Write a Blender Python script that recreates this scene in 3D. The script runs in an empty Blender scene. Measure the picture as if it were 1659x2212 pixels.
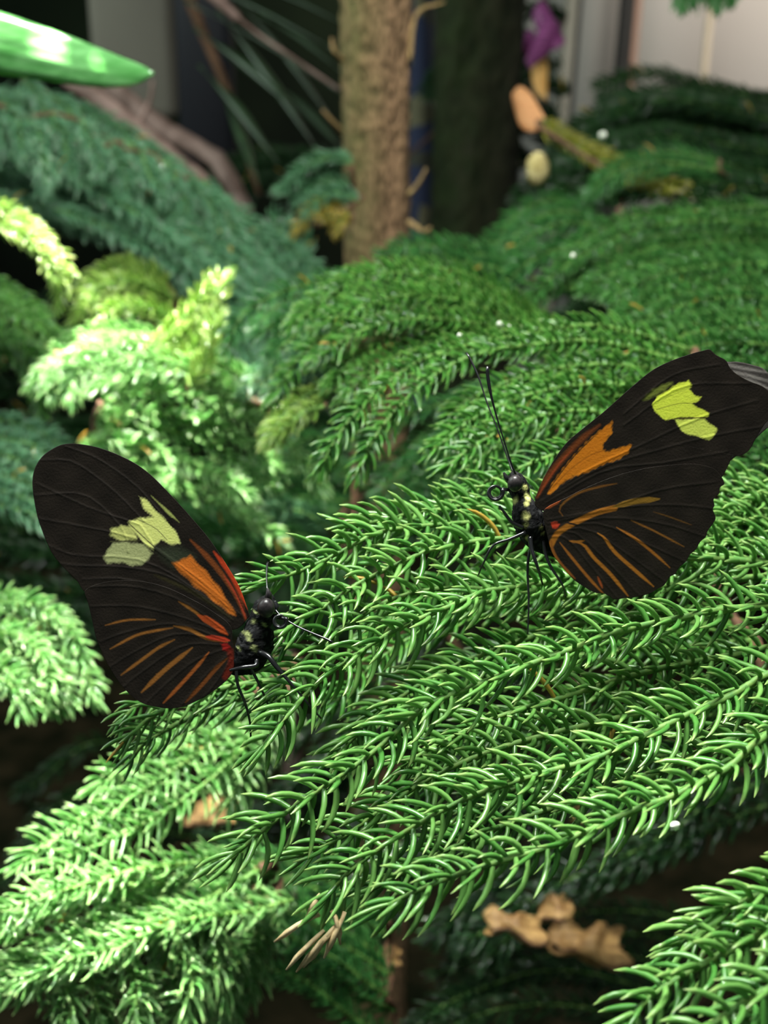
import bpy, math, random
import numpy as np
from mathutils import Vector
random.seed(7); rng = np.random.default_rng(11)
D = bpy.data; S = bpy.context.scene; COL = S.collection

# ------------------------------------------------------------------ camera, world, lights, exposure
PITCH = math.radians(22); CAM = np.array([0.0, 0.0, 1.30]); FPX = 2212 * 50 / 36
cam_d = D.cameras.new('camera'); cam = D.objects.new('camera', cam_d); COL.objects.link(cam)
cam.location = CAM; cam.rotation_euler = (math.pi / 2 - PITCH, 0, 0)
cam_d.sensor_fit = 'VERTICAL'; cam_d.sensor_height = 36; cam_d.sensor_width = 27; cam_d.lens = 50
cam_d.clip_start = 0.01; cam_d.clip_end = 20
cam_d.dof.use_dof = True; cam_d.dof.focus_distance = 0.203; cam_d.dof.aperture_fstop = 28
S.camera = cam
FWD = np.array([0, math.cos(PITCH), -math.sin(PITCH)]); UPV = np.array([0, math.sin(PITCH), math.cos(PITCH)]); RGT = np.array([1.0, 0, 0])

def at(x, y, d):
    """the place in the greenhouse seen at photo position x, y, d metres in front of the lens"""
    return CAM + FWD * d + RGT * ((x - 829.5) * d / FPX) + UPV * ((1106 - y) * d / FPX)
def atv(p): return np.array([at(*q) for q in p])

S.view_settings.view_transform = 'Standard'; S.view_settings.look = 'None'
S.view_settings.gamma = 1; S.view_settings.use_curve_mapping = False; S.view_settings.exposure = 0.45
W = D.worlds.new('world'); S.world = W; W.use_nodes = True
W.node_tree.nodes['Background'].inputs[0].default_value = (0.74, 0.95, 0.86, 1)
W.node_tree.nodes['Background'].inputs[1].default_value = 0.12
def aim(o, target):
    o.rotation_euler = (Vector(target) - o.location).to_track_quat('-Z', 'Y').to_euler()
def area(name, loc, target, size, power, col):
    l = D.lights.new(name, 'AREA'); l.shape = 'RECTANGLE'; l.size, l.size_y = size; l.energy = power; l.color = col
    o = D.objects.new(name, l); COL.objects.link(o); o.location = loc; aim(o, target); return o
area('skylight', (-0.02, 0.26, 1.80), at(950, 1500, .20), (0.24, 0.16), 9.5, (0.97, 1.0, 0.95))
area('skylight_left', (-1.2, 0.75, 2.0), at(300, 900, .5), (0.8, 0.8), 11, (0.84, 1.0, 0.93))
def shaft(px, rad, power, col=(1, .97, .84), soft=.012, blend=.5, frm=(-.25, .30, .95)):
    """a shaft of sun that falls through the roof glass"""
    dist = min(1.6, rad / .0088); power *= (dist / 1.6) ** 2; soft *= dist / 1.6
    t = at(*px); L = np.array(frm); L = L / np.linalg.norm(L) * dist
    l = D.lights.new('sun_shaft', 'SPOT'); l.energy = power; l.spot_size = 2 * math.atan(rad / dist); l.spot_blend = blend
    l.shadow_soft_size = soft; l.color = col
    o = D.objects.new('sun_shaft', l); COL.objects.link(o); o.location = t + L; aim(o, t)
for q, rad, pw in [((330, 700, .47), .045, 900), ((50, 490, .49), .020, 1200), ((120, 560, .48), .012, 900), ((410, 690, .465), .022, 1000),
                   ((230, 760, .47), .028, 600), ((260, 900, .46), .032, 550), ((420, 950, .47), .026, 350), ((70, 1420, .36), .032, 560), ((130, 1560, .36), .014, 500),
                   ((300, 1740, .33), .034, 430), ((500, 1640, .35), .018, 350), ((60, 2000, .31), .032, 620), ((300, 2080, .31), .028, 330), ((20, 1000, .48), .012, 120),
                   ((112, 92, .416), .0030, 6500), ((92, 146, .416), .0032, 6500), ((203, 143, .411), .0025, 7500), ((10, 120, .42), .010, 400),
                   ((480, 1045, .57), .009, 500), ((610, 1130, .50), .007, 250), ((590, 960, .385), .010, 350), ((240, 395, .66), .009, 500), ((370, 400, .66), .006, 500), ((170, 490, .62), .009, 700),
                   ((1500, 1650, .185), .022, 60), ((1290, 1680, .19), .02, 50), ((760, 1930, .185), .012, 40), ((1150, 1280, .212), .012, 40), ((850, 1220, .217), .014, 40)]:
    shaft(q, rad, pw)

# ------------------------------------------------------------------ helpers
def mesh_obj(name, V, F, mats, parent=None, fmat=None, smooth=True, cols=None, link=True):
    me = D.meshes.new(name); V = np.asarray(V, dtype=np.float32)
    if isinstance(F, np.ndarray):
        nf, k = F.shape; flat = F.ravel().astype(np.int32); starts = np.arange(0, nf * k, k, dtype=np.int32)
    else:
        ln = np.array([len(f) for f in F]); flat = np.concatenate([np.asarray(f) for f in F]).astype(np.int32)
        starts = np.concatenate([[0], np.cumsum(ln)[:-1]]).astype(np.int32); nf = len(F)
    me.vertices.add(len(V)); me.vertices.foreach_set('co', V.ravel())
    me.loops.add(len(flat)); me.loops.foreach_set('vertex_index', flat)
    me.polygons.add(nf); me.polygons.foreach_set('loop_start', starts)
    me.update(calc_edges=True)
    if smooth: me.polygons.foreach_set('use_smooth', np.ones(nf, bool))
    for m in (mats if isinstance(mats, list) else [mats]): me.materials.append(m)
    if fmat is not None: me.polygons.foreach_set('material_index', np.asarray(fmat, dtype=np.int32))
    if cols is not None:
        a = me.color_attributes.new('tint', 'FLOAT_COLOR', 'POINT')
        c = np.ones((len(V), 4), np.float32); c[:, :cols.shape[1]] = cols; a.data.foreach_set('color', c.ravel())
    me.validate(); me.update()
    o = D.objects.new(name, me); COL.objects.link(o)
    if parent is not None: o.parent = parent
    return o
def tag(o, label=None, cat=None, group=None, kind=None):
    if label: o['label'] = label
    if cat: o['category'] = cat
    if group: o['group'] = group
    if kind: o['kind'] = kind
    return o
def root(name, label, cat, loc=(0, 0, 0), group=None):
    o = D.objects.new(name, None); COL.objects.link(o); o.empty_display_size = .005
    o.location = loc; o['base'] = 1; return tag(o, label, cat, group)
def local(V, r): return np.asarray(V) - np.array(r.location)

def spline(P, n):
    P = np.asarray(P, float)
    if len(P) == 2: return P[0] + (P[1] - P[0]) * np.linspace(0, 1, n)[:, None]
    Q = np.vstack([2 * P[0] - P[1], P, 2 * P[-1] - P[-2]])
    seg = len(P) - 1; out = []
    for u in np.linspace(0, seg, n * 4):
        i = min(int(u), seg - 1); t = u - i; a, b, c, d = Q[i:i + 4]
        out.append(.5 * (2 * b + (c - a) * t + (2 * a - 5 * b + 4 * c - d) * t * t + (3 * b - a - 3 * c + d) * t ** 3))
    out = np.array(out); s = np.concatenate([[0], np.cumsum(np.linalg.norm(np.diff(out, axis=0), axis=1))])
    q = np.linspace(0, s[-1], n); return np.stack([np.interp(q, s, out[:, k]) for k in range(out.shape[1])], 1)
def unit(v): return v / (np.linalg.norm(v, axis=-1, keepdims=True) + 1e-12)
def frames(C):
    T = unit(np.gradient(C, axis=0)); N = np.zeros_like(C); up = np.array([0, 0, 1.0])
    if abs(T[0] @ up) > .95: up = np.array([1.0, 0, 0])
    n = unit(up - T[0] * (up @ T[0]))
    for i in range(len(C)):
        n = unit(n - T[i] * (n @ T[i])); N[i] = n
    return T, N, np.cross(T, N)
def tube(C, R, k=8, cap=True, bump=0.0, squash=1.0):
    C = np.asarray(C, float); n = len(C); R = np.broadcast_to(np.asarray(R, float), (n,))
    T, N, B = frames(C); a = np.linspace(0, 2 * math.pi, k, endpoint=False)
    r = R[:, None] * (1 + bump * rng.standard_normal((n, k)))
    V = C[:, None] + r[..., None] * (np.cos(a)[None, :, None] * N[:, None] + squash * np.sin(a)[None, :, None] * B[:, None])
    V = V.reshape(-1, 3); F = []
    for i in range(n - 1):
        for j in range(k): F.append((i * k + j, i * k + (j + 1) % k, (i + 1) * k + (j + 1) % k, (i + 1) * k + j))
    if cap: F.append(tuple(range(k))[::-1]); F.append(tuple(range((n - 1) * k, n * k)))
    return V, F
def merge(parts):
    VV, FF, off = [], [], 0
    for V, F in parts:
        VV.append(V); FF += [tuple(np.asarray(f) + off) for f in F]; off += len(V)
    return np.vstack(VV), FF
def ball(c, r, nu=14, nv=10, sc=(1, 1, 1)):
    V = [];
    for i in range(nv + 1):
        for j in range(nu):
            p = math.pi * i / nv; q = 2 * math.pi * j / nu
            V.append((c[0] + r * sc[0] * math.sin(p) * math.cos(q), c[1] + r * sc[1] * math.sin(p) * math.sin(q), c[2] + r * sc[2] * math.cos(p)))
    F = [(i * nu + j, i * nu + (j + 1) % nu, (i + 1) * nu + (j + 1) % nu, (i + 1) * nu + j) for i in range(nv) for j in range(nu)]
    return np.array(V), F
def box(lo, hi):
    x0, y0, z0 = lo; x1, y1, z1 = hi
    V = [(x0, y0, z0), (x1, y0, z0), (x1, y1, z0), (x0, y1, z0), (x0, y0, z1), (x1, y0, z1), (x1, y1, z1), (x0, y1, z1)]
    return np.array(V), [(0, 3, 2, 1), (4, 5, 6, 7), (0, 1, 5, 4), (1, 2, 6, 5), (2, 3, 7, 6), (3, 0, 4, 7)]

# ------------------------------------------------------------------ materials
def mat(name):
    m = D.materials.new(name); m.use_nodes = True; return m, m.node_tree, m.node_tree.nodes['Principled BSDF']
def setp(b, **k):
    for n, v in k.items():
        b.inputs[n.replace('_', ' ')].default_value = v
def needle_mat(name, c0, c1, tip, transl=.30, rough=.27, spec=.6):
    """green awl-shaped needles: the tint attribute holds (random, along, random, 1)"""
    m, nt, b = mat(name); N = nt.nodes; L = nt.links
    at_ = N.new('ShaderNodeAttribute'); at_.attribute_name = 'tint'; sep = N.new('ShaderNodeSeparateColor'); L.new(at_.outputs['Color'], sep.inputs[0])
    mx = N.new('ShaderNodeMix'); mx.data_type = 'RGBA'; mx.inputs[6].default_value = (*c0, 1); mx.inputs[7].default_value = (*c1, 1)
    L.new(sep.outputs[0], mx.inputs[0])
    mr = N.new('ShaderNodeMapRange'); mr.inputs[1].default_value = .72; mr.inputs[2].default_value = 1.0; L.new(sep.outputs[1], mr.inputs[0])
    mu = N.new('ShaderNodeMath'); mu.operation = 'MULTIPLY'; mu.inputs[1].default_value = .8; L.new(mr.outputs[0], mu.inputs[0])
    m2 = N.new('ShaderNodeMix'); m2.data_type = 'RGBA'; m2.inputs[7].default_value = (*tip, 1)
    L.new(mu.outputs[0], m2.inputs[0]); L.new(mx.outputs[2], m2.inputs[6])
    # few yellowing needles
    gt = N.new('ShaderNodeMath'); gt.operation = 'GREATER_THAN'; gt.inputs[1].default_value = .996; L.new(sep.outputs[2], gt.inputs[0])
    m3 = N.new('ShaderNodeMix'); m3.data_type = 'RGBA'; m3.inputs[7].default_value = (.45, .30, .05, 1)
    L.new(gt.outputs[0], m3.inputs[0]); L.new(m2.outputs[2], m3.inputs[6])
    L.new(m3.outputs[2], b.inputs['Base Color']); setp(b, Roughness=rough); b.inputs['Specular IOR Level'].default_value = spec
    tr = N.new('ShaderNodeBsdfTranslucent'); L.new(m3.outputs[2], tr.inputs[0]); ms = N.new('ShaderNodeMixShader'); ms.inputs[0].default_value = transl
    L.new(b.outputs[0], ms.inputs[1]); L.new(tr.outputs[0], ms.inputs[2]); L.new(ms.outputs[0], N['Material Output'].inputs[0]); return m
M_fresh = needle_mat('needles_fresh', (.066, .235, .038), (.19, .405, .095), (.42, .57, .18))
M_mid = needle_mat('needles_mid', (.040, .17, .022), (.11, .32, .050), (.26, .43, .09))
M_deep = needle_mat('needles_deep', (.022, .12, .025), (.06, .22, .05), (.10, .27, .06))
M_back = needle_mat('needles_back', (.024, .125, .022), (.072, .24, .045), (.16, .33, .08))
M_teal = needle_mat('needles_teal', (.05, .17, .07), (.13, .31, .16), (.20, .36, .18))  # blue-green cast puts the sky's reflection into the needle colour
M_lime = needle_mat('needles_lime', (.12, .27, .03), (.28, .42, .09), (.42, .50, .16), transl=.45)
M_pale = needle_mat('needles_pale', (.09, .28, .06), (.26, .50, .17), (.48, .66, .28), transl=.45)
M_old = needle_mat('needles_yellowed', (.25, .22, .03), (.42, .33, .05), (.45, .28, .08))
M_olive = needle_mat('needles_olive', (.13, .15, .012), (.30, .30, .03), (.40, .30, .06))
M_dark = needle_mat('needles_shade_tint', (.009, .035, .010), (.022, .075, .018), (.03, .08, .02), transl=.2)  # same needles with deep shade put into their colour
def noise_mat(name, c0, c1, scale, rough=.8, bump=0, det=6, dist=.002, stretch=(1, 1, 1), spec=.3):
    m, nt, b = mat(name); N = nt.nodes; L = nt.links
    tc = N.new('ShaderNodeTexCoord'); mp = N.new('ShaderNodeMapping'); mp.inputs['Scale'].default_value = stretch
    n = N.new('ShaderNodeTexNoise'); n.inputs['Scale'].default_value = scale; n.inputs['Detail'].default_value = det
    L.new(tc.outputs['Object'], mp.inputs[0]); L.new(mp.outputs[0], n.inputs['Vector'])
    cr = N.new('ShaderNodeValToRGB'); cr.color_ramp.elements[0].position = .35; cr.color_ramp.elements[1].position = .65
    cr.color_ramp.elements[0].color = (*c0, 1); cr.color_ramp.elements[1].color = (*c1, 1)
    L.new(n.outputs[0], cr.inputs[0]); L.new(cr.outputs[0], b.inputs['Base Color']); setp(b, Roughness=rough); b.inputs['Specular IOR Level'].default_value = spec
    if bump:
        bp = N.new('ShaderNodeBump'); bp.inputs['Strength'].default_value = bump; bp.inputs['Distance'].default_value = dist
        L.new(n.outputs[0], bp.inputs['Height']); L.new(bp.outputs[0], b.inputs['Normal'])
    return m
M_stem = noise_mat('green_stem', (.06, .17, .03), (.14, .25, .05), 900, .6)
M_twig = noise_mat('brown_twig', (.05, .025, .012), (.14, .07, .035), 500, .8, .4, dist=.0004)
def tint_mat(name, rough, spec, transl=0.0, sheen=0, bump=0, bscale=3000):
    m, nt, b = mat(name); N = nt.nodes; L = nt.links
    a = N.new('ShaderNodeAttribute'); a.attribute_name = 'tint'; L.new(a.outputs['Color'], b.inputs['Base Color'])
    setp(b, Roughness=rough); b.inputs['Specular IOR Level'].default_value = spec
    if sheen: b.inputs['Sheen Weight'].default_value = sheen
    if bump:
        tc = N.new('ShaderNodeTexCoord'); n = N.new('ShaderNodeTexNoise'); n.inputs['Scale'].default_value = bscale
        bp = N.new('ShaderNodeBump'); bp.inputs['Strength'].default_value = bump; bp.inputs['Distance'].default_value = .0002
        L.new(tc.outputs['Object'], n.inputs['Vector']); L.new(n.outputs[0], bp.inputs['Height']); L.new(bp.outputs[0], b.inputs['Normal'])
    if transl:
        t = N.new('ShaderNodeBsdfTranslucent'); L.new(a.outputs['Color'], t.inputs[0]); ms = N.new('ShaderNodeMixShader'); ms.inputs[0].default_value = transl
        L.new(b.outputs[0], ms.inputs[1]); L.new(t.outputs[0], ms.inputs[2]); L.new(ms.outputs[0], N['Material Output'].inputs[0])
    return m
M_wing = tint_mat('wing_scales', .48, .22, .45, bump=.25)
M_body = tint_mat('body_fur', .9, .05, 0, 0, bump=.8, bscale=2500)
def plain(name, c, rough=.5, spec=.5, metal=0):
    m, nt, b = mat(name); b.inputs['Base Color'].default_value = (*c, 1); setp(b, Roughness=rough, Metallic=metal); b.inputs['Specular IOR Level'].default_value = spec; return m
M_leg = plain('black_chitin', (.006, .006, .007), .25, .6)
M_eye = noise_mat('compound_eye', (.010, .008, .009), (.034, .028, .029), 1800, .35)
M_petal = plain('white_fleck', (.75, .78, .65), .5)

# ------------------------------------------------------------------ the setting: ground, walls, posts
M_soil = noise_mat('dark_soil', (.006, .008, .004), (.030, .022, .012), 30, 1.0, .6, dist=.01, spec=0.0)
V, F = box((-2.2, -.6, .55), (2.2, 3.2, .60)); tag(mesh_obj('ground', V, F, M_soil, smooth=False), kind='structure')
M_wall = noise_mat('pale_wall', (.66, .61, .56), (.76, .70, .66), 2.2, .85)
def wallpiece(name, x0, x1, y0, y1, d, m, th=.03):
    """an upright slab whose face spans two photo columns at depth d"""
    a = at(x0, y0, d); b = at(x1, y1, d); Y = (a[1] + b[1]) / 2
    V, F = box((a[0], Y, b[2]), (b[0], Y + th, a[2])); return V, F
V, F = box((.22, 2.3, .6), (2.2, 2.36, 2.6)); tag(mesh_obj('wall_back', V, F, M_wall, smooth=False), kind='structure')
M_darkwall = noise_mat('painted_shade_panel', (.006, .012, .006), (.018, .032, .014), 5, .95)  # added panel; the dark of the background planting is put into its colour
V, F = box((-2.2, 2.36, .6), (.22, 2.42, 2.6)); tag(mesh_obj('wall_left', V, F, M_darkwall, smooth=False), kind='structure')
# added fill lamp, out of view, that brightens the far wall
l_ = area('wall_fill', (0.75, 1.30, 1.95), (0.80, 2.3, 1.30), (.5, .3), 6.5, (1, .90, .80)); l_.data.spread = math.radians(95)
def post(name, x0, x1, d, c, label, cat, y1=330, lean=0):
    a = at(x0, 0, d); b = at(x1, 0, d); r = (b[0] - a[0]) / 2; cx = (a[0] + b[0]) / 2
    C = [(cx + lean * (z - 1.3), a[1], z) for z in np.linspace(.6, 2.2, 12)]
    V, F = tube(C, r, 14); o = mesh_obj(name, V, F, c); tag(o, label, cat); return o
M_black = plain('black_pipe', (.012, .011, .010), .6)
M_grey = noise_mat('grey_paint', (.22, .22, .18), (.30, .29, .25), 8, .7)
post('drain_pipe', 1342, 1378, 2.0, M_black, 'black upright pipe standing in front of the pale back wall', 'pipe', lean=.03)
post('wooden_post', 1372, 1392, 2.06, plain('reddish_wood', (.32, .20, .15), .7), 'slim reddish post directly beside the black pipe', 'post', lean=.03)
post('metal_post', 1222, 1262, 2.1, M_grey, 'grey metal post left of the black pipe by the pale wall', 'post', lean=.04)
post('thin_rod', 1254, 1264, 2.0, M_black, 'thin dark rod along the edge of the grey metal post', 'rod', lean=.04)
post('bamboo_cane', 1530, 1548, 1.9, noise_mat('cane', (.40, .34, .24), (.5, .43, .33), 20, .6), 'slim pale cane standing right of the black pipe by the wall', 'cane', lean=.02)
V, F = wallpiece('pillar', 188, 372, -200, 270, 1.5, None)
b_ = mesh_obj('concrete_pillar', V, F, noise_mat('concrete', (.19, .17, .14), (.24, .22, .18), 6, .9), smooth=False)
mo = b_.modifiers.new('b', 'BEVEL'); mo.width = .012; mo.segments = 3
tag(b_, 'grey beige concrete pillar behind the glossy strap leaf', 'pillar')
V, F = wallpiece('p', 376, 500, -200, 380, 1.45, None)
b_ = mesh_obj('wooden_board', V, F, plain('blue_black_paint', (.008, .008, .014), .6), smooth=False)
tag(b_, 'blue-black upright board right of the grey pillar', 'board'); mo = b_.modifiers.new('b', 'BEVEL'); mo.width = .01; mo.segments = 2

# ------------------------------------------------------------------ Norfolk pine foliage
def needles(C, dens, Lm, Rm, mode='full', sides=5, rings=6, seed=0, a0=68, a1=22, droop=.0, rag=1.0):
    """needles in a spiral round the branchlet axis C (world points); returns V, F, tint"""
    g = np.random.default_rng(seed); seg = np.linalg.norm(np.diff(C, axis=0), axis=1); s = np.concatenate([[0], np.cumsum(seg)]); tot = s[-1]
    n = max(6, int(tot * 1000 * dens)); u = np.sort(np.clip((np.arange(n) + g.random(n)) / n, 0, 1)); tip = tot * 1000 * (1 - u)
    q = u * tot; T, N, B = frames(C)
    ip = lambda A: unit(np.stack([np.interp(q, s, A[:, k]) for k in range(3)], 1))
    P = np.stack([np.interp(q, s, C[:, k]) for k in range(3)], 1); t, nn, bb = ip(T), ip(N), ip(B)
    phi = np.arange(n) * 2.39996 + g.normal(0, .25, n)
    Rd = np.cos(phi)[:, None] * nn + np.sin(phi)[:, None] * bb
    near_tip = np.clip(tip / 6, 0, 1)                      # close up towards the bud
    A0 = np.radians(a0 * (.35 + .65 * near_tip) + g.normal(0, 7 * rag, n)); A1 = np.radians(a1 * (.3 + .7 * near_tip) + g.normal(0, 9 * rag, n))
    Ln = Lm * (.78 + .22 * near_tip) * (1 + g.normal(0, .12, n)); Rn = Rm * (1 + g.normal(0, .10, n))
    tau = np.linspace(0, 1, rings); al = A0[:, None] + (A1 - A0)[:, None] * tau[None] ** .85
    side = g.normal(0, .16 * rag, n)                             # slight sideways twist
    Sd = np.cross(t, Rd); dirs = np.cos(al)[..., None] * t[:, None] + np.sin(al)[..., None] * Rd[:, None] + side[:, None, None] * tau[None, :, None] * Sd[:, None]
    dirs = dirs + np.array([0, 0, -1.0]) * droop * tau[None, :, None]
    dirs = unit(dirs); st = (Ln / (rings - 1))[:, None, None] * .5 * (dirs[:, 1:] + dirs[:, :-1])
    X = P[:, None] + Rd[:, None] * .0003 + np.concatenate([np.zeros((n, 1, 3)), np.cumsum(st, axis=1)], 1)
    # cross-section frame
    E1 = unit(np.cross(dirs, Sd[:, None] + 1e-6)); E2 = np.cross(dirs, E1)
    prof = np.interp(tau, [0, .15, .5, .8, .93, 1], [.85, 1.0, 1.05, .82, .5, .10])
    a = np.linspace(0, 2 * math.pi, sides, endpoint=False)
    V = X[:, :, None] + (Rn[:, None] * prof[None])[..., None, None] * (np.cos(a)[None, None, :, None] * E1[:, :, None] + .82 * np.sin(a)[None, None, :, None] * E2[:, :, None])
    V = V.reshape(-1, 3); base = (np.arange(n) * rings * sides)[:, None, None]
    i = np.arange(rings - 1)[None, :, None] * sides; j = np.arange(sides)[None, None, :]; j2 = (j + 1) % sides
    F = np.stack([base + i + j, base + i + j2, base + i + sides + j2, base + i + sides + j], -1).reshape(-1, 4)
    tint = np.zeros((n, rings, sides, 3), np.float32)
    tint[..., 0] = g.random(n)[:, None, None]; tint[..., 1] = tau[None, :, None]; tint[..., 2] = g.random(n)[:, None, None]
    return V, F, tint.reshape(-1, 3)
STAT = [0]
def branchlet(parent, pts, m, dens=1.9, Lm=.0052, Rm=.00034, seed=0, stem_m=None, stem_r=.0005, **k):
    C = atv(pts)
    C = spline(C, max(14, len(pts) * 5)); C = local(C, parent)
    V, F, t = needles(C, dens, Lm, Rm, seed=seed, **k)
    sv, sf = tube(C, np.linspace(stem_r * 1.5, stem_r * .6, len(C)), 6)
    b = mesh_obj('branchlet', sv, sf, stem_m or M_stem, parent); mesh_obj('foliage', V, F, m, b, cols=t); STAT[0] += len(V); return b
def lerp_curve(a, b, t, n=7):
    A = spline(np.array(a, float), n); B = spline(np.array(b, float), n); return A * (1 - t) + B * t
def frond(label, m, curves=(), families=(), group=None, dens=1.9, Lm=.0052, Rm=.00034, branch=None, br=.0012, cat='pine frond', name='pine_frond', seed=0, jit=9, stem_m=None, stem_r=.0005, side=0, **k):
    allc = [np.array(c, float) for c in curves]; g = np.random.default_rng(seed + 100)
    for a, b, n in families:
        for i in range(n):
            t = (i + .5) / n + g.normal(0, .12 / n); c = lerp_curve(a, b, t)
            c[:, :2] += g.normal(0, jit, (1, 2)) + g.normal(0, jit * .35, (len(c), 2)); c[:, 2] *= 1 + g.normal(0, .02)
            s = g.uniform(0, .14); c = spline(c, 30)[: int(30 * (1 - s))][::4] if s > .04 else c
            allc.append(c)
    st = np.array([at(*c[0]) for c in allc]).mean(0); r = root(name, label, cat, st, group)
    B = atv(branch) if branch is not None else np.array([at(*c[0]) for c in allc])
    if len(B) > 1:
        V, F = tube(local(spline(B, 20), r), np.linspace(br * 1.2, br * .7, 20), 8); mesh_obj('branch_stem', V, F, M_twig, r)
    for i, c in enumerate(allc):
        branchlet(r, c, m, dens, Lm, Rm, seed=seed * 97 + i, stem_m=stem_m, stem_r=stem_r, **k)
    return r

# --- the near frond the butterflies stand on
near = [
 [(1850,1060,.262),(1500,1060,.25),(1250,1090,.240),(1080,1085,.236),(950,1100,.232),(860,1115,.229),(790,1132,.226),(745,1140,.225)],
 [(1850,1120,.25),(1500,1120,.242),(1300,1140,.236),(1120,1125,.231),(1000,1130,.228),(900,1138,.225),(819,1150,.222),(750,1185,.219),(680,1220,.217),(600,1250,.214),(545,1262,.212)],
 [(1850,1180,.245),(1550,1170,.238),(1350,1180,.232),(1150,1160,.226),(962,1180,.221),(869,1214,.218),(772,1262,.215),(700,1312,.212),(640,1345,.2105),(600,1385,.2095)],
 [(1870,1230,.238),(1600,1250,.232),(1400,1270,.228),(1200,1290,.224),(1000,1270,.220),(860,1290,.2165),(760,1345,.213),(680,1405,.211),(620,1470,.209),(575,1530,.208)],
 [(1880,1230,.23),(1650,1215,.226),(1500,1205,.224),(1400,1215,.222),(1290,1232,.218),(1150,1264,.214),(1050,1277,.211),(979,1307,.209),(878,1349,.206),(810,1387,.205),(734,1437,.204),(660,1500,.203),(600,1570,.203),(555,1630,.203)],
 [(1900,1290,.214),(1750,1300,.212),(1641,1310,.210),(1545,1319,.208),(1490,1331,.207),(1430,1343,.206),(1325,1367,.204),(1249,1397,.202),(1159,1430,.200),(1030,1480,.198),(920,1526,.196),(852,1585,.195),(776,1648,.193),(640,1740,.191),(560,1800,.190),(490,1865,.190)],
 [(1900,1400,.204),(1780,1420,.203),(1659,1457,.202),(1581,1502,.200),(1484,1545,.198),(1385,1593,.196),(1289,1638,.194),(1190,1665,.193),(1107,1690,.191),(1001,1728,.189),(864,1804,.188),(759,1880,.188),(700,1945,.189)],
 [(1900,1500,.196),(1760,1530,.192),(1634,1605,.186),(1571,1660,.184),(1457,1719,.182),(1372,1749,.180),(1212,1820,.178),(1119,1850,.177),(1001,1885,.177),(900,1925,.177),(820,1965,.178)],
 [(1700,1500,.216),(1500,1520,.212),(1300,1560,.208),(1100,1610,.205),(950,1670,.202),(830,1745,.200),(730,1815,.199),(640,1850,.199)],
 [(1750,1380,.224),(1560,1420,.220),(1400,1450,.216),(1240,1500,.212),(1100,1540,.209),(960,1600,.206),(860,1660,.204)],
 [(1700,1560,.206),(1550,1610,.203),(1350,1700,.200),(1180,1750,.198),(1020,1810,.196),(880,1880,.195),(790,1930,.195)],
 [(1450,1330,.230),(1250,1350,.226),(1080,1400,.222),(940,1460,.219),(820,1540,.216),(720,1640,.214)],
]
front = frond('large in-focus pine frond that both butterflies stand on, glossy curved green needles', M_fresh, near, dens=1.9, Lm=.0064, Rm=.00040, a0=74, a1=19, rag=1.25,
      branch=[(1850,1050,.26),(1850,1150,.245),(1870,1220,.23),(1900,1290,.214),(1900,1400,.204),(1900,1500,.196)], seed=1, br=.0015)
# dried beige needles at the drooping tip of the frond
def dry_needles():
    parts = []
    for a, b in [((690,1975),(592,2035)),((735,1990),(640,2100)),((745,1970),(700,2070)),((700,2010),(618,2095)),((660,1990),(690,1930)),((728,2000),(655,2090)),((712,1960),(735,2040))]:
        p = atv([(a[0], a[1], .189), ((a[0] + b[0]) / 2 + 4, (a[1] + b[1]) / 2 - 8, .188), (b[0], b[1], .189)]); C = spline(p, 8)
        parts.append(tube(local(C, front), np.interp(np.linspace(0, 1, 8), [0, .7, 1], [.0003, .00045, .00012]), 5, bump=.12))
    V, F = merge(parts); o = mesh_obj('dried_needle_tuft', V, F, noise_mat('dry_needle', (.42, .30, .14), (.66, .52, .30), 600, .6), front); o['label'] = 'dry beige needles at the drooping tip'
dry_needles()
frond('pine frond under the right butterfly\'s torn wing, running to the right edge', M_fresh,
      families=[([(1900,1000,.262),(1720,1010,.258),(1620,1050,.252),(1540,1110,.248),(1480,1180,.244)], [(1900,1200,.240),(1700,1205,.238),(1600,1225,.236),(1480,1262,.232),(1370,1290,.230)], 5)], dens=2.1, Lm=.0056, Rm=.00037, seed=2)
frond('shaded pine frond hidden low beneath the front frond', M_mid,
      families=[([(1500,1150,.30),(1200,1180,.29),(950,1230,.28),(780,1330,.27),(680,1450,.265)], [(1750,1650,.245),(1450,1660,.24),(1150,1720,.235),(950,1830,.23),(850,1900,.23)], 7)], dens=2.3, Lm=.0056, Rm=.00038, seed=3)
frond('near pine frond entering at the bottom right corner with thick needles', M_fresh, [
 [(1900,1900,.170),(1760,1950,.168),(1634,2023,.166),(1507,2090,.164),(1423,2141,.163),(1370,2190,.163),(1330,2235,.163)],
 [(1900,1830,.176),(1760,1880,.172),(1680,1915,.170),(1600,1950,.169),(1540,1965,.168)],
 [(1900,1960,.178),(1750,1990,.176),(1620,1985,.174),(1520,2010,.173),(1460,2050,.173)],
 [(1900,2050,.160),(1760,2090,.158),(1620,2160,.156),(1520,2230,.155),(1440,2310,.155)],
 [(1900,2150,.170),(1760,2180,.170),(1650,2240,.168),(1560,2300,.168)]], dens=2.2, Lm=.0060, Rm=.00042, a0=76, a1=18, seed=4)
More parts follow.
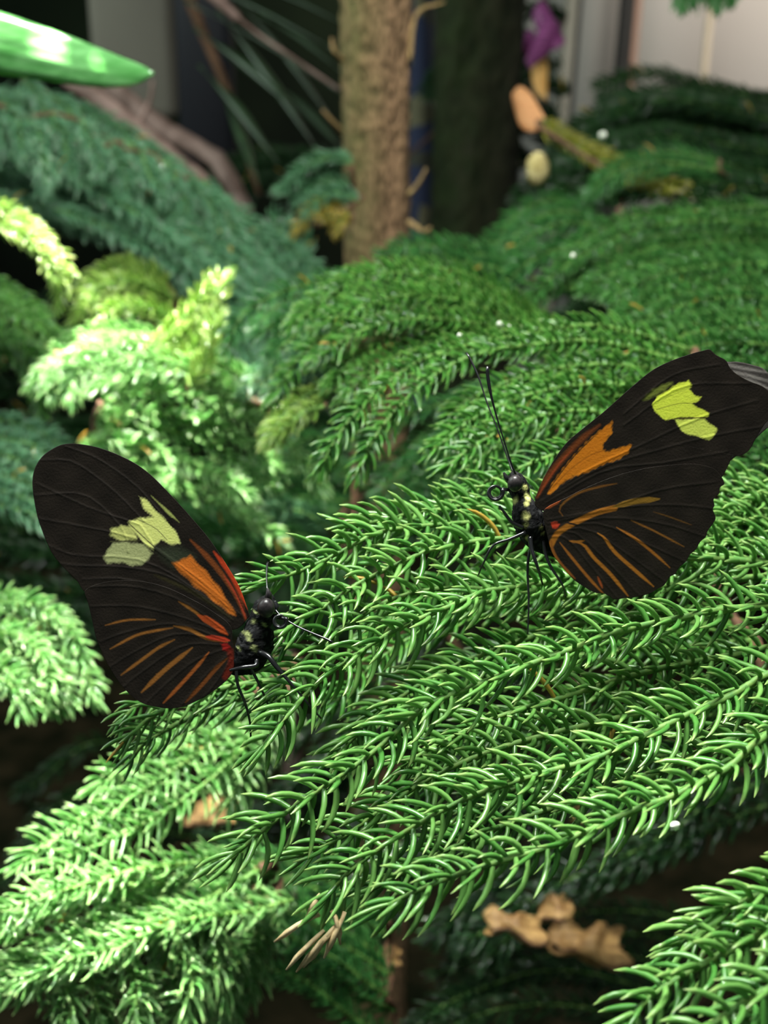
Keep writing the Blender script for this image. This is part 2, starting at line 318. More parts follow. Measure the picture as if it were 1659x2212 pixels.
# --- middle fronds
frond('mid green pine frond arching down behind the right butterfly\'s antennae', M_mid, [
 [(1500,760,.345),(1300,705,.335),(1150,720,.325),(1040,742,.318),(950,762,.312),(880,795,.306),(810,850,.300),(750,915,.296),(710,975,.294),(690,1020,.294)],
 [(1500,790,.335),(1300,740,.325),(1150,745,.317),(1030,765,.310),(940,810,.304),(870,870,.299),(820,930,.296),(790,985,.294),(765,1035,.293)]],
 [([(1500,820,.325),(1300,790,.312),(1150,805,.303),(1040,850,.296),(960,905,.290),(890,970,.286),(830,1045,.283)], [(1500,1010,.285),(1380,990,.278),(1260,985,.270),(1150,1010,.264),(1070,1050,.260),(990,1090,.257),(930,1125,.255)], 5),
  ([(1500,800,.34),(1300,770,.33),(1120,800,.32),(1000,850,.315),(920,900,.31),(850,960,.305)], [(1450,900,.31),(1300,880,.30),(1150,900,.295),(1050,950,.29),(960,1010,.286)], 3)],
 dens=2.3, Lm=.0050, Rm=.00032, seed=5)
frond('rounded dark green pine frond heaped in front of the scaly trunk', M_mid,
 families=[([(1330,800,.46),(1180,690,.44),(1080,620,.425),(980,575,.415),(860,558,.405),(760,572,.395),(680,615,.39),(640,665,.385)], [(1350,790,.39),(1180,740,.378),(1050,700,.37),(920,690,.36),(800,710,.352),(700,760,.346),(630,830,.342),(590,920,.34)], 9),
  ([(1200,700,.40),(1000,700,.385),(880,715,.375),(790,755,.366),(720,815,.36),(680,870,.355),(650,930,.352)], [(1250,760,.38),(1050,750,.37),(900,790,.36),(800,850,.352),(730,920,.348),(690,980,.345)], 4)], dens=2.5, Lm=.0052, Rm=.00033, seed=6, jit=12)
frond('dark pine frond at the left side of the rounded heap', M_deep,
 families=[([(950,590,.48),(800,585,.47),(680,600,.46),(590,635,.45),(530,690,.445),(500,750,.44)], [(900,720,.46),(780,700,.45),(680,720,.44),(610,770,.432),(570,830,.43),(550,880,.43)], 6)], dens=2.5, Lm=.0054, seed=7)
frond('wide deep green pine frond spreading behind the right butterfly to the right edge', M_back,
 families=[([(2000,470,.62),(1750,425,.60),(1500,425,.57),(1320,460,.55),(1190,540,.53),(1100,640,.51)], [(2000,800,.40),(1800,770,.39),(1600,750,.38),(1450,770,.37),(1330,810,.36),(1240,850,.355)], 18),
  ([(2000,620,.52),(1800,580,.50),(1600,570,.48),(1420,600,.46),(1300,660,.445),(1220,730,.43)], [(2000,950,.36),(1850,900,.35),(1700,870,.345),(1560,880,.34),(1480,900,.335)], 12), ([(2000,940,.37),(1800,900,.36),(1660,905,.345),(1560,940,.335)], [(2000,1040,.33),(1800,1000,.32),(1680,1010,.31),(1590,1050,.30)], 4), ([(2000,520,.66),(1750,500,.64),(1500,500,.62),(1300,540,.60),(1150,640,.58)], [(2000,900,.47),(1750,850,.46),(1500,830,.45),(1300,850,.44),(1180,880,.43)], 12)], dens=2.6, Lm=.0056, Rm=.00036, seed=8, jit=14, rag=1.8)
frond('paler pine tip between the wide frond and the right edge', M_teal,
 families=[([(1900,650,.42),(1760,690,.41),(1660,740,.40),(1600,790,.395)], [(1900,760,.38),(1780,790,.375),(1690,830,.37)], 3)], dens=2.4, seed=9)  # tip stands out by its paler needle colour
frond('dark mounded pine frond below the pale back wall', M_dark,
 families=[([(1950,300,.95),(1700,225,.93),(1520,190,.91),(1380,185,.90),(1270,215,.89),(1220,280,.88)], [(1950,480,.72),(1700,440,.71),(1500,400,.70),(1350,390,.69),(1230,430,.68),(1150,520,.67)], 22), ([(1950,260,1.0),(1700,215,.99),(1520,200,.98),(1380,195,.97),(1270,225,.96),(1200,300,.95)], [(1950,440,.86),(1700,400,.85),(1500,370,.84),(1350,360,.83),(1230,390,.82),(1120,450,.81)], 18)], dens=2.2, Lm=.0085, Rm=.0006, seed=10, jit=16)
frond('small green pine sprig resting on the dark mounded frond', M_deep,
 families=[([(1560,340,.66),(1450,320,.65),(1370,335,.64),(1310,370,.635),(1270,420,.63)], [(1580,390,.63),(1450,375,.62),(1360,390,.61),(1280,430,.605),(1200,490,.60)], 3)], dens=2.5, Lm=.0065, seed=11)
frond('yellowed pine branchlet slanting down from the orange leaf', M_olive, [[(1165,262,.70),(1215,290,.70),(1270,318,.695),(1330,350,.69),(1380,385,.69)], [(1175,280,.69),(1230,310,.69),(1290,340,.685),(1345,372,.68)], [(1330,378,.65),(1390,392,.65),(1440,402,.65),(1480,405,.65)]], dens=2.8, Lm=.0070, Rm=.0005, seed=12, rag=1.6)
# --- left side
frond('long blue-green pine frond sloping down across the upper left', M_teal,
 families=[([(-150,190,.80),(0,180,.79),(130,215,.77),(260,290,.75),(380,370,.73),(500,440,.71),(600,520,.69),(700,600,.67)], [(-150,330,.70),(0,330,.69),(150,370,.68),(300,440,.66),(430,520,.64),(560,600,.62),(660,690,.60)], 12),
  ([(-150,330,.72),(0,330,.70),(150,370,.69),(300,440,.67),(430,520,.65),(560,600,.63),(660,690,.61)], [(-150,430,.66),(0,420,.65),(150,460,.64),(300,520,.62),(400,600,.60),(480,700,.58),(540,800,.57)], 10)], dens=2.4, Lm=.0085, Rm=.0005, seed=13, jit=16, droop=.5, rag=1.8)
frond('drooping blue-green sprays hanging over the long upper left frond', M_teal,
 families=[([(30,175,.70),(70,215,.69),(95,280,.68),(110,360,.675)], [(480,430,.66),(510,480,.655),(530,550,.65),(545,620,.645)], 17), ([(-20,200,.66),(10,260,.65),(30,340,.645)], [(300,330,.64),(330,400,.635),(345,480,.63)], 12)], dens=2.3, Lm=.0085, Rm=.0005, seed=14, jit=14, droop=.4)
frond('sunlit yellow-green pine spray curling at the left edge below the strap leaf', M_lime,
 families=[([(-80,450,.50),(0,455,.495),(60,480,.49),(110,530,.485),(140,600,.48)], [(-80,480,.49),(20,475,.485),(90,520,.48),(130,580,.478),(130,650,.475)], 8)], dens=2.6, Lm=.0055, Rm=.0004, seed=15, jit=11, rag=1.6, cat='pine frond')
frond('sunlit olive-green pine tuft in the middle of the left side', M_lime,
 families=[([(360,600,.56),(300,560,.55),(230,560,.54),(180,600,.53),(140,660,.52)], [(400,720,.52),(330,680,.51),(270,670,.505),(220,700,.50),(200,740,.50)], 7)], dens=2.6, Lm=.006, Rm=.00042, seed=16, jit=10, rag=1.8)
frond('bright lime pine branchlet standing up at the end of the left tuft', M_lime,
 families=[([(300,760,.47),(350,730,.47),(400,680,.47),(440,620,.47),(470,580,.475)], [(420,830,.46),(440,790,.46),(455,740,.46),(465,690,.465),(480,640,.47)], 9)], dens=2.6, Lm=.0058, Rm=.0004, seed=17, jit=8, rag=1.8)
frond('bright pale green pine sprays bending left above the left butterfly', M_pale,
 families=[([(520,800,.50),(420,745,.49),(300,710,.48),(190,710,.47),(110,740,.465),(60,790,.46)], [(560,880,.48),(460,830,.47),(360,800,.46),(260,810,.455),(180,840,.45),(130,890,.45)], 6),
  ([(240,740,.48),(225,790,.475),(215,850,.47)], [(110,750,.47),(100,800,.465),(95,870,.46)], 4)], dens=2.5, Lm=.006, Rm=.0004, seed=18, jit=10, droop=.3, rag=1.8)
frond('mottled pine frond sloping down to the right above the left butterfly\'s wing', M_pale,
 families=[([(200,870,.50),(320,840,.495),(440,860,.49),(550,920,.48),(640,1000,.47),(690,1060,.465)], [(180,1010,.47),(300,1030,.465),(420,1080,.46),(520,1130,.455),(600,1170,.45)], 6)], dens=2.4, Lm=.006, Rm=.00042, seed=19, jit=12, rag=1.8)
frond('shaded pine frond behind the left butterfly\'s yellow wing patch', M_deep,
 families=[([(750,1060,.60),(620,1080,.59),(500,1090,.58),(380,1100,.57),(250,1120,.56)], [(780,1300,.50),(650,1230,.50),(520,1210,.50),(400,1230,.50),(300,1280,.50)], 8), ([(760,940,.62),(650,940,.61),(560,980,.60),(480,1040,.59)], [(800,1120,.58),(700,1100,.57),(600,1110,.56),(500,1160,.55)], 5)], dens=2.4, Lm=.0065, Rm=.00045, seed=20, jit=14, rag=1.8)
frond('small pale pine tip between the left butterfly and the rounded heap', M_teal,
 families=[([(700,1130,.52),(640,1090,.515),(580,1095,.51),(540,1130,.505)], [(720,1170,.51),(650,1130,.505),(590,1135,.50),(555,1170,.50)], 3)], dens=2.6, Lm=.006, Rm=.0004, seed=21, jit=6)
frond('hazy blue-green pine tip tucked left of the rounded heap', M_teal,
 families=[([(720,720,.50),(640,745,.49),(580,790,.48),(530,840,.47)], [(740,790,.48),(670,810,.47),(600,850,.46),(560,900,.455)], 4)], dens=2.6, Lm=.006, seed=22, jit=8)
frond('lime tipped pine spray left of the dangling branchlet ends', M_lime,
 families=[([(720,830,.40),(670,840,.395),(620,880,.39),(580,940,.385),(565,985,.38)], [(700,880,.385),(650,900,.38),(610,930,.376),(590,980,.375)], 3)], dens=2.4, Lm=.0052, seed=23, jit=5)
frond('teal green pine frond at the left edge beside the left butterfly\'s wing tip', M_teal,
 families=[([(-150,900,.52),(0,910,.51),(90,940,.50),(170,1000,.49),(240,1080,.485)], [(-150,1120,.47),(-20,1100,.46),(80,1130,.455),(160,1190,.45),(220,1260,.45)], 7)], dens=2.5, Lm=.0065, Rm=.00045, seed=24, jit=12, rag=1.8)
frond('green pine sprays drooping at the left edge above the teal frond', M_mid,
 families=[([(-120,560,.60),(0,600,.59),(100,660,.58),(180,720,.57)], [(-120,820,.54),(-20,790,.53),(60,810,.52),(90,870,.515),(95,920,.51)], 8)], dens=2.4, Lm=.0065, Rm=.00045, seed=25, jit=12, droop=.3, rag=1.8)
frond('bright pale pine frond curling down at the left edge below the butterfly', M_pale,
 families=[([(-200,1330,.40),(-60,1280,.395),(50,1265,.39),(130,1300,.385),(190,1390,.38),(225,1500,.375),(240,1610,.37)], [(-200,1560,.37),(-90,1490,.365),(-10,1480,.36),(30,1530,.358),(25,1610,.355)], 8),
  ([(-100,1380,.385),(40,1350,.38),(110,1400,.375),(150,1480,.37),(175,1570,.368)], [(-100,1450,.375),(0,1430,.37),(60,1460,.365),(85,1530,.362),(80,1600,.36)], 4)], dens=2.6, Lm=.0056, Rm=.0004, seed=26, jit=8, rag=1.8)
frond('small in-focus pine tip poking out below the left butterfly\'s hindwing', M_fresh, [
 [(600,1470,.228),(520,1480,.226),(430,1500,.224),(350,1535,.222),(300,1570,.221),(265,1605,.22)],
 [(560,1500,.232),(470,1520,.230),(390,1560,.228),(320,1600,.226),(280,1640,.225)],
 [(520,1460,.232),(430,1475,.230),(350,1500,.228),(290,1530,.226),(262,1560,.225)]], dens=2.0, Lm=.0052, Rm=.0003, seed=27)
frond('soft bright green pine frond slanting left below the left butterfly', M_pale, [
 [(640,1420,.37),(560,1520,.36),(480,1590,.35),(380,1660,.34),(280,1725,.335),(170,1780,.33),(90,1830,.325),(45,1870,.32)],
 [(620,1500,.36),(540,1600,.35),(460,1680,.34),(370,1745,.335),(270,1800,.33),(170,1840,.325),(100,1890,.32)],
 [(600,1420,.37),(520,1480,.36),(440,1560,.35),(350,1610,.345),(270,1660,.34),(200,1710,.335)]],
 [([(540,1480,.36),(530,1560,.355),(500,1640,.35),(470,1720,.345)], [(640,1520,.36),(600,1600,.355),(560,1680,.35),(530,1760,.345)], 4)], dens=2.5, Lm=.0072, Rm=.00036, seed=28, a0=75, a1=40, rag=1.5)
frond('broad pale pine frond filling the bottom left corner', M_pale, [
 [(560,1880,.34),(450,1940,.33),(330,2000,.32),(200,2055,.315),(80,2110,.31),(-60,2180,.31)]],
 [([(560,1840,.36),(430,1870,.35),(290,1890,.34),(150,1920,.33),(20,1970,.325),(-100,2040,.32)], [(620,1940,.34),(480,1980,.33),(330,2010,.32),(180,2060,.315),(40,2120,.31),(-80,2180,.31)], 9),
  ([(480,1960,.34),(500,2040,.335),(490,2120,.33),(470,2220,.33)], [(60,2120,.32),(100,2170,.32),(120,2230,.315),(130,2300,.315)], 10),
  ([(640,1900,.38),(600,2000,.37),(560,2100,.36),(540,2240,.36)], [(330,2030,.34),(350,2100,.335),(350,2180,.33),(340,2270,.33)], 8)], dens=2.4, Lm=.0066, Rm=.00036, seed=29, jit=20, rag=2.2)
frond('dim pine frond low behind the pale bottom left frond', M_deep,
 families=[([(820,1980,.46),(700,1900,.45),(580,1850,.44),(460,1830,.43),(360,1850,.42)], [(860,2250,.42),(760,2180,.41),(680,2120,.40),(580,2080,.39),(500,2100,.39)], 7)], dens=2.3, Lm=.0065, Rm=.00042, seed=30, jit=12)
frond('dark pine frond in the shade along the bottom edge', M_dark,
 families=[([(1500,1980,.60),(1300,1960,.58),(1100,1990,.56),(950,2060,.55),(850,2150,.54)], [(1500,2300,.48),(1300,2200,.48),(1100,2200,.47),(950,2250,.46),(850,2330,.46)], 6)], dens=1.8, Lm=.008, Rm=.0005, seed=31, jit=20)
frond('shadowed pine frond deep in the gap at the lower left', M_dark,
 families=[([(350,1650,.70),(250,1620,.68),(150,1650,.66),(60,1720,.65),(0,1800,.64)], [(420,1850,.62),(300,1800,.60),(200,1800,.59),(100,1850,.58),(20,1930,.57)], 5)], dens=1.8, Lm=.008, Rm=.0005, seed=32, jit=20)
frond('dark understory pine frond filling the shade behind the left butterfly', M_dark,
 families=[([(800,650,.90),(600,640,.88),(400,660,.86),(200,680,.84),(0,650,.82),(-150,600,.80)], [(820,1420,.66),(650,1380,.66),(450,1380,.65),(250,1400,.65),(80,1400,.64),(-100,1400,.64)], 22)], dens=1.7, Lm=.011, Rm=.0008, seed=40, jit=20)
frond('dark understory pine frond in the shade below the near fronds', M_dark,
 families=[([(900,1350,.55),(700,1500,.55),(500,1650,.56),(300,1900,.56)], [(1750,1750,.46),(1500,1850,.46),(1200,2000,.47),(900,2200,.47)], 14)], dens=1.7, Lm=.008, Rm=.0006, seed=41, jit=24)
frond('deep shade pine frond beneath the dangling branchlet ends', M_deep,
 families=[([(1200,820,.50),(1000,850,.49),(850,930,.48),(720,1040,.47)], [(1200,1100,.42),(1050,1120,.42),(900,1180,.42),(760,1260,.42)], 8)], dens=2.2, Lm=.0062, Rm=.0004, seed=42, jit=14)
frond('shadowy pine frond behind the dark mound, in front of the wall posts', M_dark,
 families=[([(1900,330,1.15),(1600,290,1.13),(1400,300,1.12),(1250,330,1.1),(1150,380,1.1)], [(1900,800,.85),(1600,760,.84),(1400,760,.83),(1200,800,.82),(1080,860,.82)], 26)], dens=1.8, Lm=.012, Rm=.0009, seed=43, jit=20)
# --- near the trunk and above
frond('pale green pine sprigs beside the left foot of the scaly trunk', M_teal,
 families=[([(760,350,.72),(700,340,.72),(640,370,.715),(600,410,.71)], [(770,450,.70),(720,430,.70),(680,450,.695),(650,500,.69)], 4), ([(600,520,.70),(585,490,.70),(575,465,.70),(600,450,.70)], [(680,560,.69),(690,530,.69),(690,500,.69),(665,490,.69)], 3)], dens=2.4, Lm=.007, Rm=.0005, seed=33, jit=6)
frond('yellow-brown dead pine sprig touching the left of the scaly trunk', M_old, [[(760,440,.70),(710,440,.695),(670,460,.69),(640,500,.688)], [(760,480,.69),(720,470,.69),(690,470,.688)], [(755,455,.69),(735,480,.688),(728,505,.688)]], dens=1.7, Lm=.0065, Rm=.0005, seed=34)
frond('dark green pine frond drooping in front of the mossy trunk', M_deep,
 families=[([(1250,450,.66),(1180,420,.65),(1120,440,.64),(1080,500,.63),(1060,580,.62)], [(1350,560,.58),(1250,540,.57),(1160,560,.56),(1080,620,.55),(1020,700,.54)], 6), ([(1100,520,.62),(1000,520,.61),(900,530,.60),(820,550,.59)], [(1180,640,.56),(1080,590,.55),(980,560,.54),(880,550,.53)], 4)], dens=2.3, Lm=.007, Rm=.00045, seed=35, jit=12)
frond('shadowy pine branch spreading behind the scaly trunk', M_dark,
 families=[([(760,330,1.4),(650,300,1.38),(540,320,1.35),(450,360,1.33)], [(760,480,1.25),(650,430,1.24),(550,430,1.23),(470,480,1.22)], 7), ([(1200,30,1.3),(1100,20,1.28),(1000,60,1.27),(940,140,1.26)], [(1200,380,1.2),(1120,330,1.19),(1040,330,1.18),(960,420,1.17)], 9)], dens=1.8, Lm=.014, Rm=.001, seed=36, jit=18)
for lab, xs in (('hanging pine twig tip at the top edge, nearer the black pipe', 1470), ('hanging pine twig tip at the top edge, nearer the right corner', 1545)):
    frond(lab, M_deep, [[(xs + 30, -120, .70), (xs + 12, -50, .70), (xs - 8, 8, .70)], [(xs + 50, -90, .69), (xs + 25, -30, .69), (xs + 6, 22, .69)], [(xs + 60, -80, .69), (xs + 45, -30, .69), (xs + 34, 8, .69)]], dens=2.8, Lm=.0062, Rm=.0006, seed=37 + xs, name='hanging_twig', cat='pine twig')
print('needle verts', STAT[0])

# ------------------------------------------------------------------ trunks
def trunk(name, label, cx, w, d, ybot, m, wander, rough_r, cat='tree trunk', stubs=()):
    a = at(cx, 0, d); r0 = w * d / FPX / 2; base = np.array([a[0], a[1], .6]); r = root(name, label, cat, base)
    zs = np.linspace(0, 1.25, 260); C = np.stack([wander * np.sin(zs * 9), wander * .6 * np.cos(zs * 7), zs], 1)
    # upright in the world: keep the same column in the photo as height changes
    k = 72; aa = np.linspace(0, 2 * math.pi, k, endpoint=False); V = []
    for i, c in enumerate(C):
        z = zs[i]
        rr = r0 * (1 + .05 * np.sin(aa * 3 + z * 14) + .035 * np.sin(aa * 7 - z * 33) + rough_r * rng.standard_normal(k))
        V.append(np.stack([c[0] + rr * np.cos(aa), c[1] + rr * np.sin(aa), np.full(k, z)], 1))
    n = len(C); F = [(i * k + j, i * k + (j + 1) % k, (i + 1) * k + (j + 1) % k, (i + 1) * k + j) for i in range(n - 1) for j in range(k)]
    mesh_obj('trunk_bark', np.vstack(V), F, m, r)
    for p in stubs:
        C = spline(atv(p), 10); V, F = tube(local(C, r), np.linspace(.0016, .0006, 10), 7, bump=.08); mesh_obj('twig_stub', V, F, M_dry, r)
    return r
M_dry = noise_mat('dry_twig', (.22, .14, .06), (.36, .24, .10), 200, .8)
def bark_mat(name, dark, light, moss, mossx, sc=170):
    m, nt, b = mat(name); N = nt.nodes; L = nt.links; tc = N.new('ShaderNodeTexCoord')
    mp = N.new('ShaderNodeMapping'); mp.inputs['Scale'].default_value = (1, 1, .45); L.new(tc.outputs['Object'], mp.inputs[0])
    v = N.new('ShaderNodeTexVoronoi'); v.inputs['Scale'].default_value = sc; L.new(mp.outputs[0], v.inputs['Vector'])
    n = N.new('ShaderNodeTexNoise'); n.inputs['Scale'].default_value = sc * .7; n.inputs['Detail'].default_value = 8; L.new(mp.outputs[0], n.inputs['Vector'])
    ad = N.new('ShaderNodeMath'); ad.operation = 'MULTIPLY_ADD'; ad.inputs[1].default_value = .6; L.new(v.outputs['Distance'], ad.inputs[0]); L.new(n.outputs[0], ad.inputs[2])
    cr = N.new('ShaderNodeValToRGB'); cr.color_ramp.elements[0].position = .45; cr.color_ramp.elements[1].position = .95
    cr.color_ramp.elements[0].color = (*dark, 1); cr.color_ramp.elements[1].color = (*light, 1); L.new(ad.outputs[0], cr.inputs[0])
    sp = N.new('ShaderNodeSeparateXYZ'); L.new(tc.outputs['Object'], sp.inputs[0])
    n2 = N.new('ShaderNodeTexNoise'); n2.inputs['Scale'].default_value = 60; L.new(tc.outputs['Object'], n2.inputs['Vector'])
    mr = N.new('ShaderNodeMapRange'); mr.inputs[1].default_value = mossx[0]; mr.inputs[2].default_value = mossx[1]; mr.inputs[3].default_value = 1; mr.inputs[4].default_value = 0; L.new(sp.outputs[0], mr.inputs[0])
    mu = N.new('ShaderNodeMath'); mu.operation = 'MULTIPLY'; L.new(mr.outputs[0], mu.inputs[0]); L.new(n2.outputs[0], mu.inputs[1])
    mx = N.new('ShaderNodeMix'); mx.data_type = 'RGBA'; mx.inputs[7].default_value = (*moss, 1); L.new(mu.outputs[0], mx.inputs[0]); L.new(cr.outputs[0], mx.inputs[6])
    L.new(mx.outputs[2], b.inputs['Base Color']); setp(b, Roughness=.9); b.inputs['Specular IOR Level'].default_value = .2
    bp = N.new('ShaderNodeBump'); bp.inputs['Strength'].default_value = .9; bp.inputs['Distance'].default_value = .003; L.new(ad.outputs[0], bp.inputs['Height']); L.new(bp.outputs[0], b.inputs['Normal']); return m
TRD = .74
trunk('tree_trunk', 'scaly brown pine trunk rising through the top middle', 812, 148, TRD, 560, bark_mat('scaly_bark', (.035, .022, .011), (.33, .20, .11), (.085, .11, .03), (-.010, .008), 420), .0008, .018,
      stubs=[[(738, 285, TRD), (718, 262, TRD - .01), (697, 238, TRD - .015)], [(884, 130, TRD), (900, 30, TRD), (960, 5, TRD)], [(884, 420, TRD - .01), (905, 395, TRD - .015), (920, 365, TRD - .02)], [(740, 130, TRD), (722, 110, TRD - .01), (716, 82, TRD - .01)], [(884, 480, TRD - .01), (915, 500, TRD - .02), (930, 490, TRD - .02)]])
trunk('tree_trunk', 'dark mossy trunk behind and right of the scaly one', 1040, 185, .98, 450, bark_mat('mossy_bark', (.005, .006, .003), (.020, .018, .010), (.016, .034, .006), (-.03, .03), 120), .003, .03)

# ------------------------------------------------------------------ broad leaf, palm leaves, flower and small finds
def blade(name, top, bot, m, parent, d0, d1, rows=14, ncol=60, cup=.004, th=.0004, ribs=9):
    A = spline(np.array(top, float), ncol); B = spline(np.array(bot, float), ncol); V = []
    for j in range(rows):
        t = j / (rows - 1)
        for i in range(ncol):
            p = A[i] * (1 - t) + B[i] * t; u = i / (ncol - 1); d = d0 + (d1 - d0) * u
            d += cup * (4 * (t - .5) ** 2 - .3) * (1 - u) ** .6 + .0005 * math.cos(t * ribs * 2 * math.pi) * (1 - u)
            V.append(at(p[0], p[1], d))
    F = [(j * ncol + i, j * ncol + i + 1, (j + 1) * ncol + i + 1, (j + 1) * ncol + i) for j in range(rows - 1) for i in range(ncol - 1)]
    o = mesh_obj(name, local(np.array(V), parent) if parent else V, F, m, parent); s = o.modifiers.new('s', 'SOLIDIFY'); s.thickness = th; return o
def leaf_mat(name, c0, c1, rough, transl, scale=(900, 1, 1), spec=.5):
    m = noise_mat(name, c0, c1, 60, rough, .2, dist=.0006, stretch=(.6, 6, 6), spec=spec); nt = m.node_tree; N = nt.nodes; b = N['Principled BSDF']
    t = N.new('ShaderNodeBsdfTranslucent'); nt.links.new(b.inputs['Base Color'].links[0].from_socket, t.inputs[0]); ms = N.new('ShaderNodeMixShader'); ms.inputs[0].default_value = transl
    nt.links.new(b.outputs[0], ms.inputs[1]); nt.links.new(t.outputs[0], ms.inputs[2]); nt.links.new(ms.outputs[0], N['Material Output'].inputs[0]); return m
o = blade('strap_leaf', [(-260, -60), (-100, 0), (0, 28), (60, 48), (140, 76), (230, 112), (300, 140), (332, 158)], [(-260, 120), (-100, 145), (0, 160), (90, 172), (180, 185), (250, 188), (300, 180), (332, 160)],
      leaf_mat('glossy_leaf', (.07, .26, .06), (.16, .42, .14), .22, .3, spec=.8), None, .43, .41)
tag(o, 'broad glossy strap leaf with white sun glints at the top left corner', 'leaf')
M_palm = leaf_mat('palm_leaflet', (.008, .022, .006), (.02, .045, .014), .35, .1)
pr = root('palm_frond', 'dark palm frond with thin slanting leaflets left of the scaly trunk', 'palm frond', at(500, 0, 1.0))
for k_, (x0, y0, x1, y1, w) in enumerate([(380, -60, 745, 120, 12), (400, 0, 745, 205, 10), (520, -40, 760, 60, 10), (420, 60, 640, 240, 22), (470, 20, 690, 330, 24), (500, -20, 740, 290, 16), (430, 140, 600, 350, 26), (560, 30, 745, 160, 14), (600, 180, 745, 330, 24), (480, 200, 560, 400, 26)]):
    n_ = np.array([-(y1 - y0), x1 - x0], float); n_ /= np.linalg.norm(n_); mx_, my_ = (x0 + x1) / 2, (y0 + y1) / 2
    blade('leaflet', [(x0, y0), (mx_ + n_[0] * w / 2, my_ + n_[1] * w / 2 - 8), (x1, y1)], [(x0 - 2, y0 + 3), (mx_ - n_[0] * w / 2, my_ - n_[1] * w / 2 - 8), (x1 - 1, y1 + 1)], M_palm, pr, 1.0 + .03 * (k_ % 3), .93 + .03 * (k_ % 3), rows=5, ncol=16, cup=.003, th=.0008)
sp_ = spline(atv([(380, -80, 1.05), (430, 50, 1.05), (500, 220, 1.05), (560, 420, 1.05)]), 14); V, F = tube(local(sp_, pr), np.linspace(.005, .002, 14), 8); mesh_obj('leaf_stalk', V, F, M_twig, pr)
M_pink = noise_mat('pinkish_bark', (.12, .07, .055), (.30, .20, .17), 60, .6)
for (p, w, lab) in [([(150, 170, .95), (260, 250, .93), (360, 330, .92), (450, 400, .92)], .0065, 'pinkish brown stem slanting down behind the strap leaf tip'), ([(170, 130, 1.2), (280, 220, 1.18), (380, 300, 1.17), (470, 350, 1.16), (560, 600, 1.14), (620, 1400, 1.12), (640, 1974, 1.1)], .008, 'brown branch slanting behind the pinkish stem'),
                    ([(430, -40, .9), (540, 60, .9), (640, 130, .9), (735, 195, .9)], .0013, 'thin pale twig slanting down to the left of the scaly trunk'), ([(440, -25, .95), (480, 10, .95), (515, 40, .95)], .004, 'short pink twig at the top edge left of the trunk')]:
    C = spline(atv(p), 30); r = root('bare_branch', lab, 'branch', C[0]); V, F = tube(local(C, r), np.linspace(w, w * .75, 30), 12, bump=.05); mesh_obj('bark', V, F, M_pink, r)
    if w > .003:
        e = unit(C[20] - C[10]); V, F = tube(local(spline(np.array([C[15], C[15] + np.array([.01, 0, .016]), C[15] + np.array([.013, 0, .03])]), 8), r), np.linspace(w * .35, w * .15, 8), 7); mesh_obj('side_twig', V, F, M_pink, r)
# magenta flower with yellow bract
fr = root('hanging_flower', 'magenta flower hanging right of the mossy trunk', 'flower', at(1165, 60, 1.05))
M_mag = leaf_mat('magenta_petal', (.16, .025, .12), (.34, .08, .26), .5, .3)
for top, bot, dd in [([(1180, 20), (1160, 70), (1135, 130)], [(1215, 60), (1190, 110), (1145, 150)], 0), ([(1185, 40), (1205, 60), (1222, 92)], [(1160, 90), (1180, 110), (1200, 108)], .006), ([(1150, 60), (1130, 75), (1112, 90)], [(1160, 110), (1135, 118), (1115, 105)], .01), ([(1175, -10), (1185, 20), (1200, 50)], [(1150, 30), (1160, 60), (1185, 80)], .012)]:
    blade('petal', top, bot, M_mag, fr, 1.05 + dd, 1.04 + dd, rows=7, ncol=14, cup=.006, th=.001)
V, F = tube(local(spline(atv([(1180, 0, 1.055), (1150, -80, 1.06), (1120, -160, 1.06)]), 10), fr), .0018, 8); mesh_obj('flower_stalk', V, F, M_twig, fr)
o = blade('yellow_leaf', [(1150, 130), (1148, 165), (1158, 200), (1178, 215)], [(1182, 112), (1184, 150), (1182, 190), (1182, 216)], leaf_mat('yellow_leaf', (.85, .50, .14), (.9, .6, .22), .5, .5), None, 1.06, 1.05, th=.001); tag(o, 'narrow yellow-orange leaf hanging under the magenta flower', 'leaf')
o = blade('orange_leaf', [(1108, 205), (1125, 190), (1150, 210), (1180, 262)], [(1110, 215), (1125, 270), (1150, 285), (1178, 270)], leaf_mat('orange_leaf', (.70, .34, .14), (.8, .44, .20), .55, .4), None, .76, .74, th=.001); tag(o, 'peach-orange leaf above the yellowed branchlet', 'leaf')
V, F = ball(at(1162, 365, .70), .0055, 18, 14, (1, .9, 1.5)); V = V + rng.normal(0, .0003, V.shape); o = mesh_obj('seed_head', V, F, noise_mat('seed', (.30, .24, .08), (.55, .46, .22), 300, .8)); tag(o, 'small pale yellow bud right of the mossy trunk', 'bud')
# patterned ribbon partly hidden by the scaly trunk
def ribbon_mat():
    m, nt, b = mat('patterned_cloth'); N = nt.nodes; L = nt.links; tc = N.new('ShaderNodeTexCoord'); v = N.new('ShaderNodeTexVoronoi'); v.inputs['Scale'].default_value = 42
    cr = N.new('ShaderNodeValToRGB'); cr.color_ramp.interpolation = 'CONSTANT'; e = cr.color_ramp.elements; e[0].color = (.03, .03, .02, 1); e[1].position = .75; e[1].color = (.10, .09, .05, 1)
    x = e.new(.35); x.color = (.012, .018, .05, 1); L.new(tc.outputs['Object'], v.inputs['Vector']); L.new(v.outputs['Color'], cr.inputs[0]); L.new(cr.outputs[0], b.inputs['Base Color']); setp(b, Roughness=.9); return m
o = blade('patterned_cloth', [(880, -60), (870, 320), (870, 600), (875, 900)], [(935, -60), (945, 320), (935, 600), (930, 900)], ribbon_mat(), None, 1.35, 1.22, th=.004, cup=.02); tag(o, 'dark blue and tan patterned cloth showing behind the scaly trunk', 'cloth')
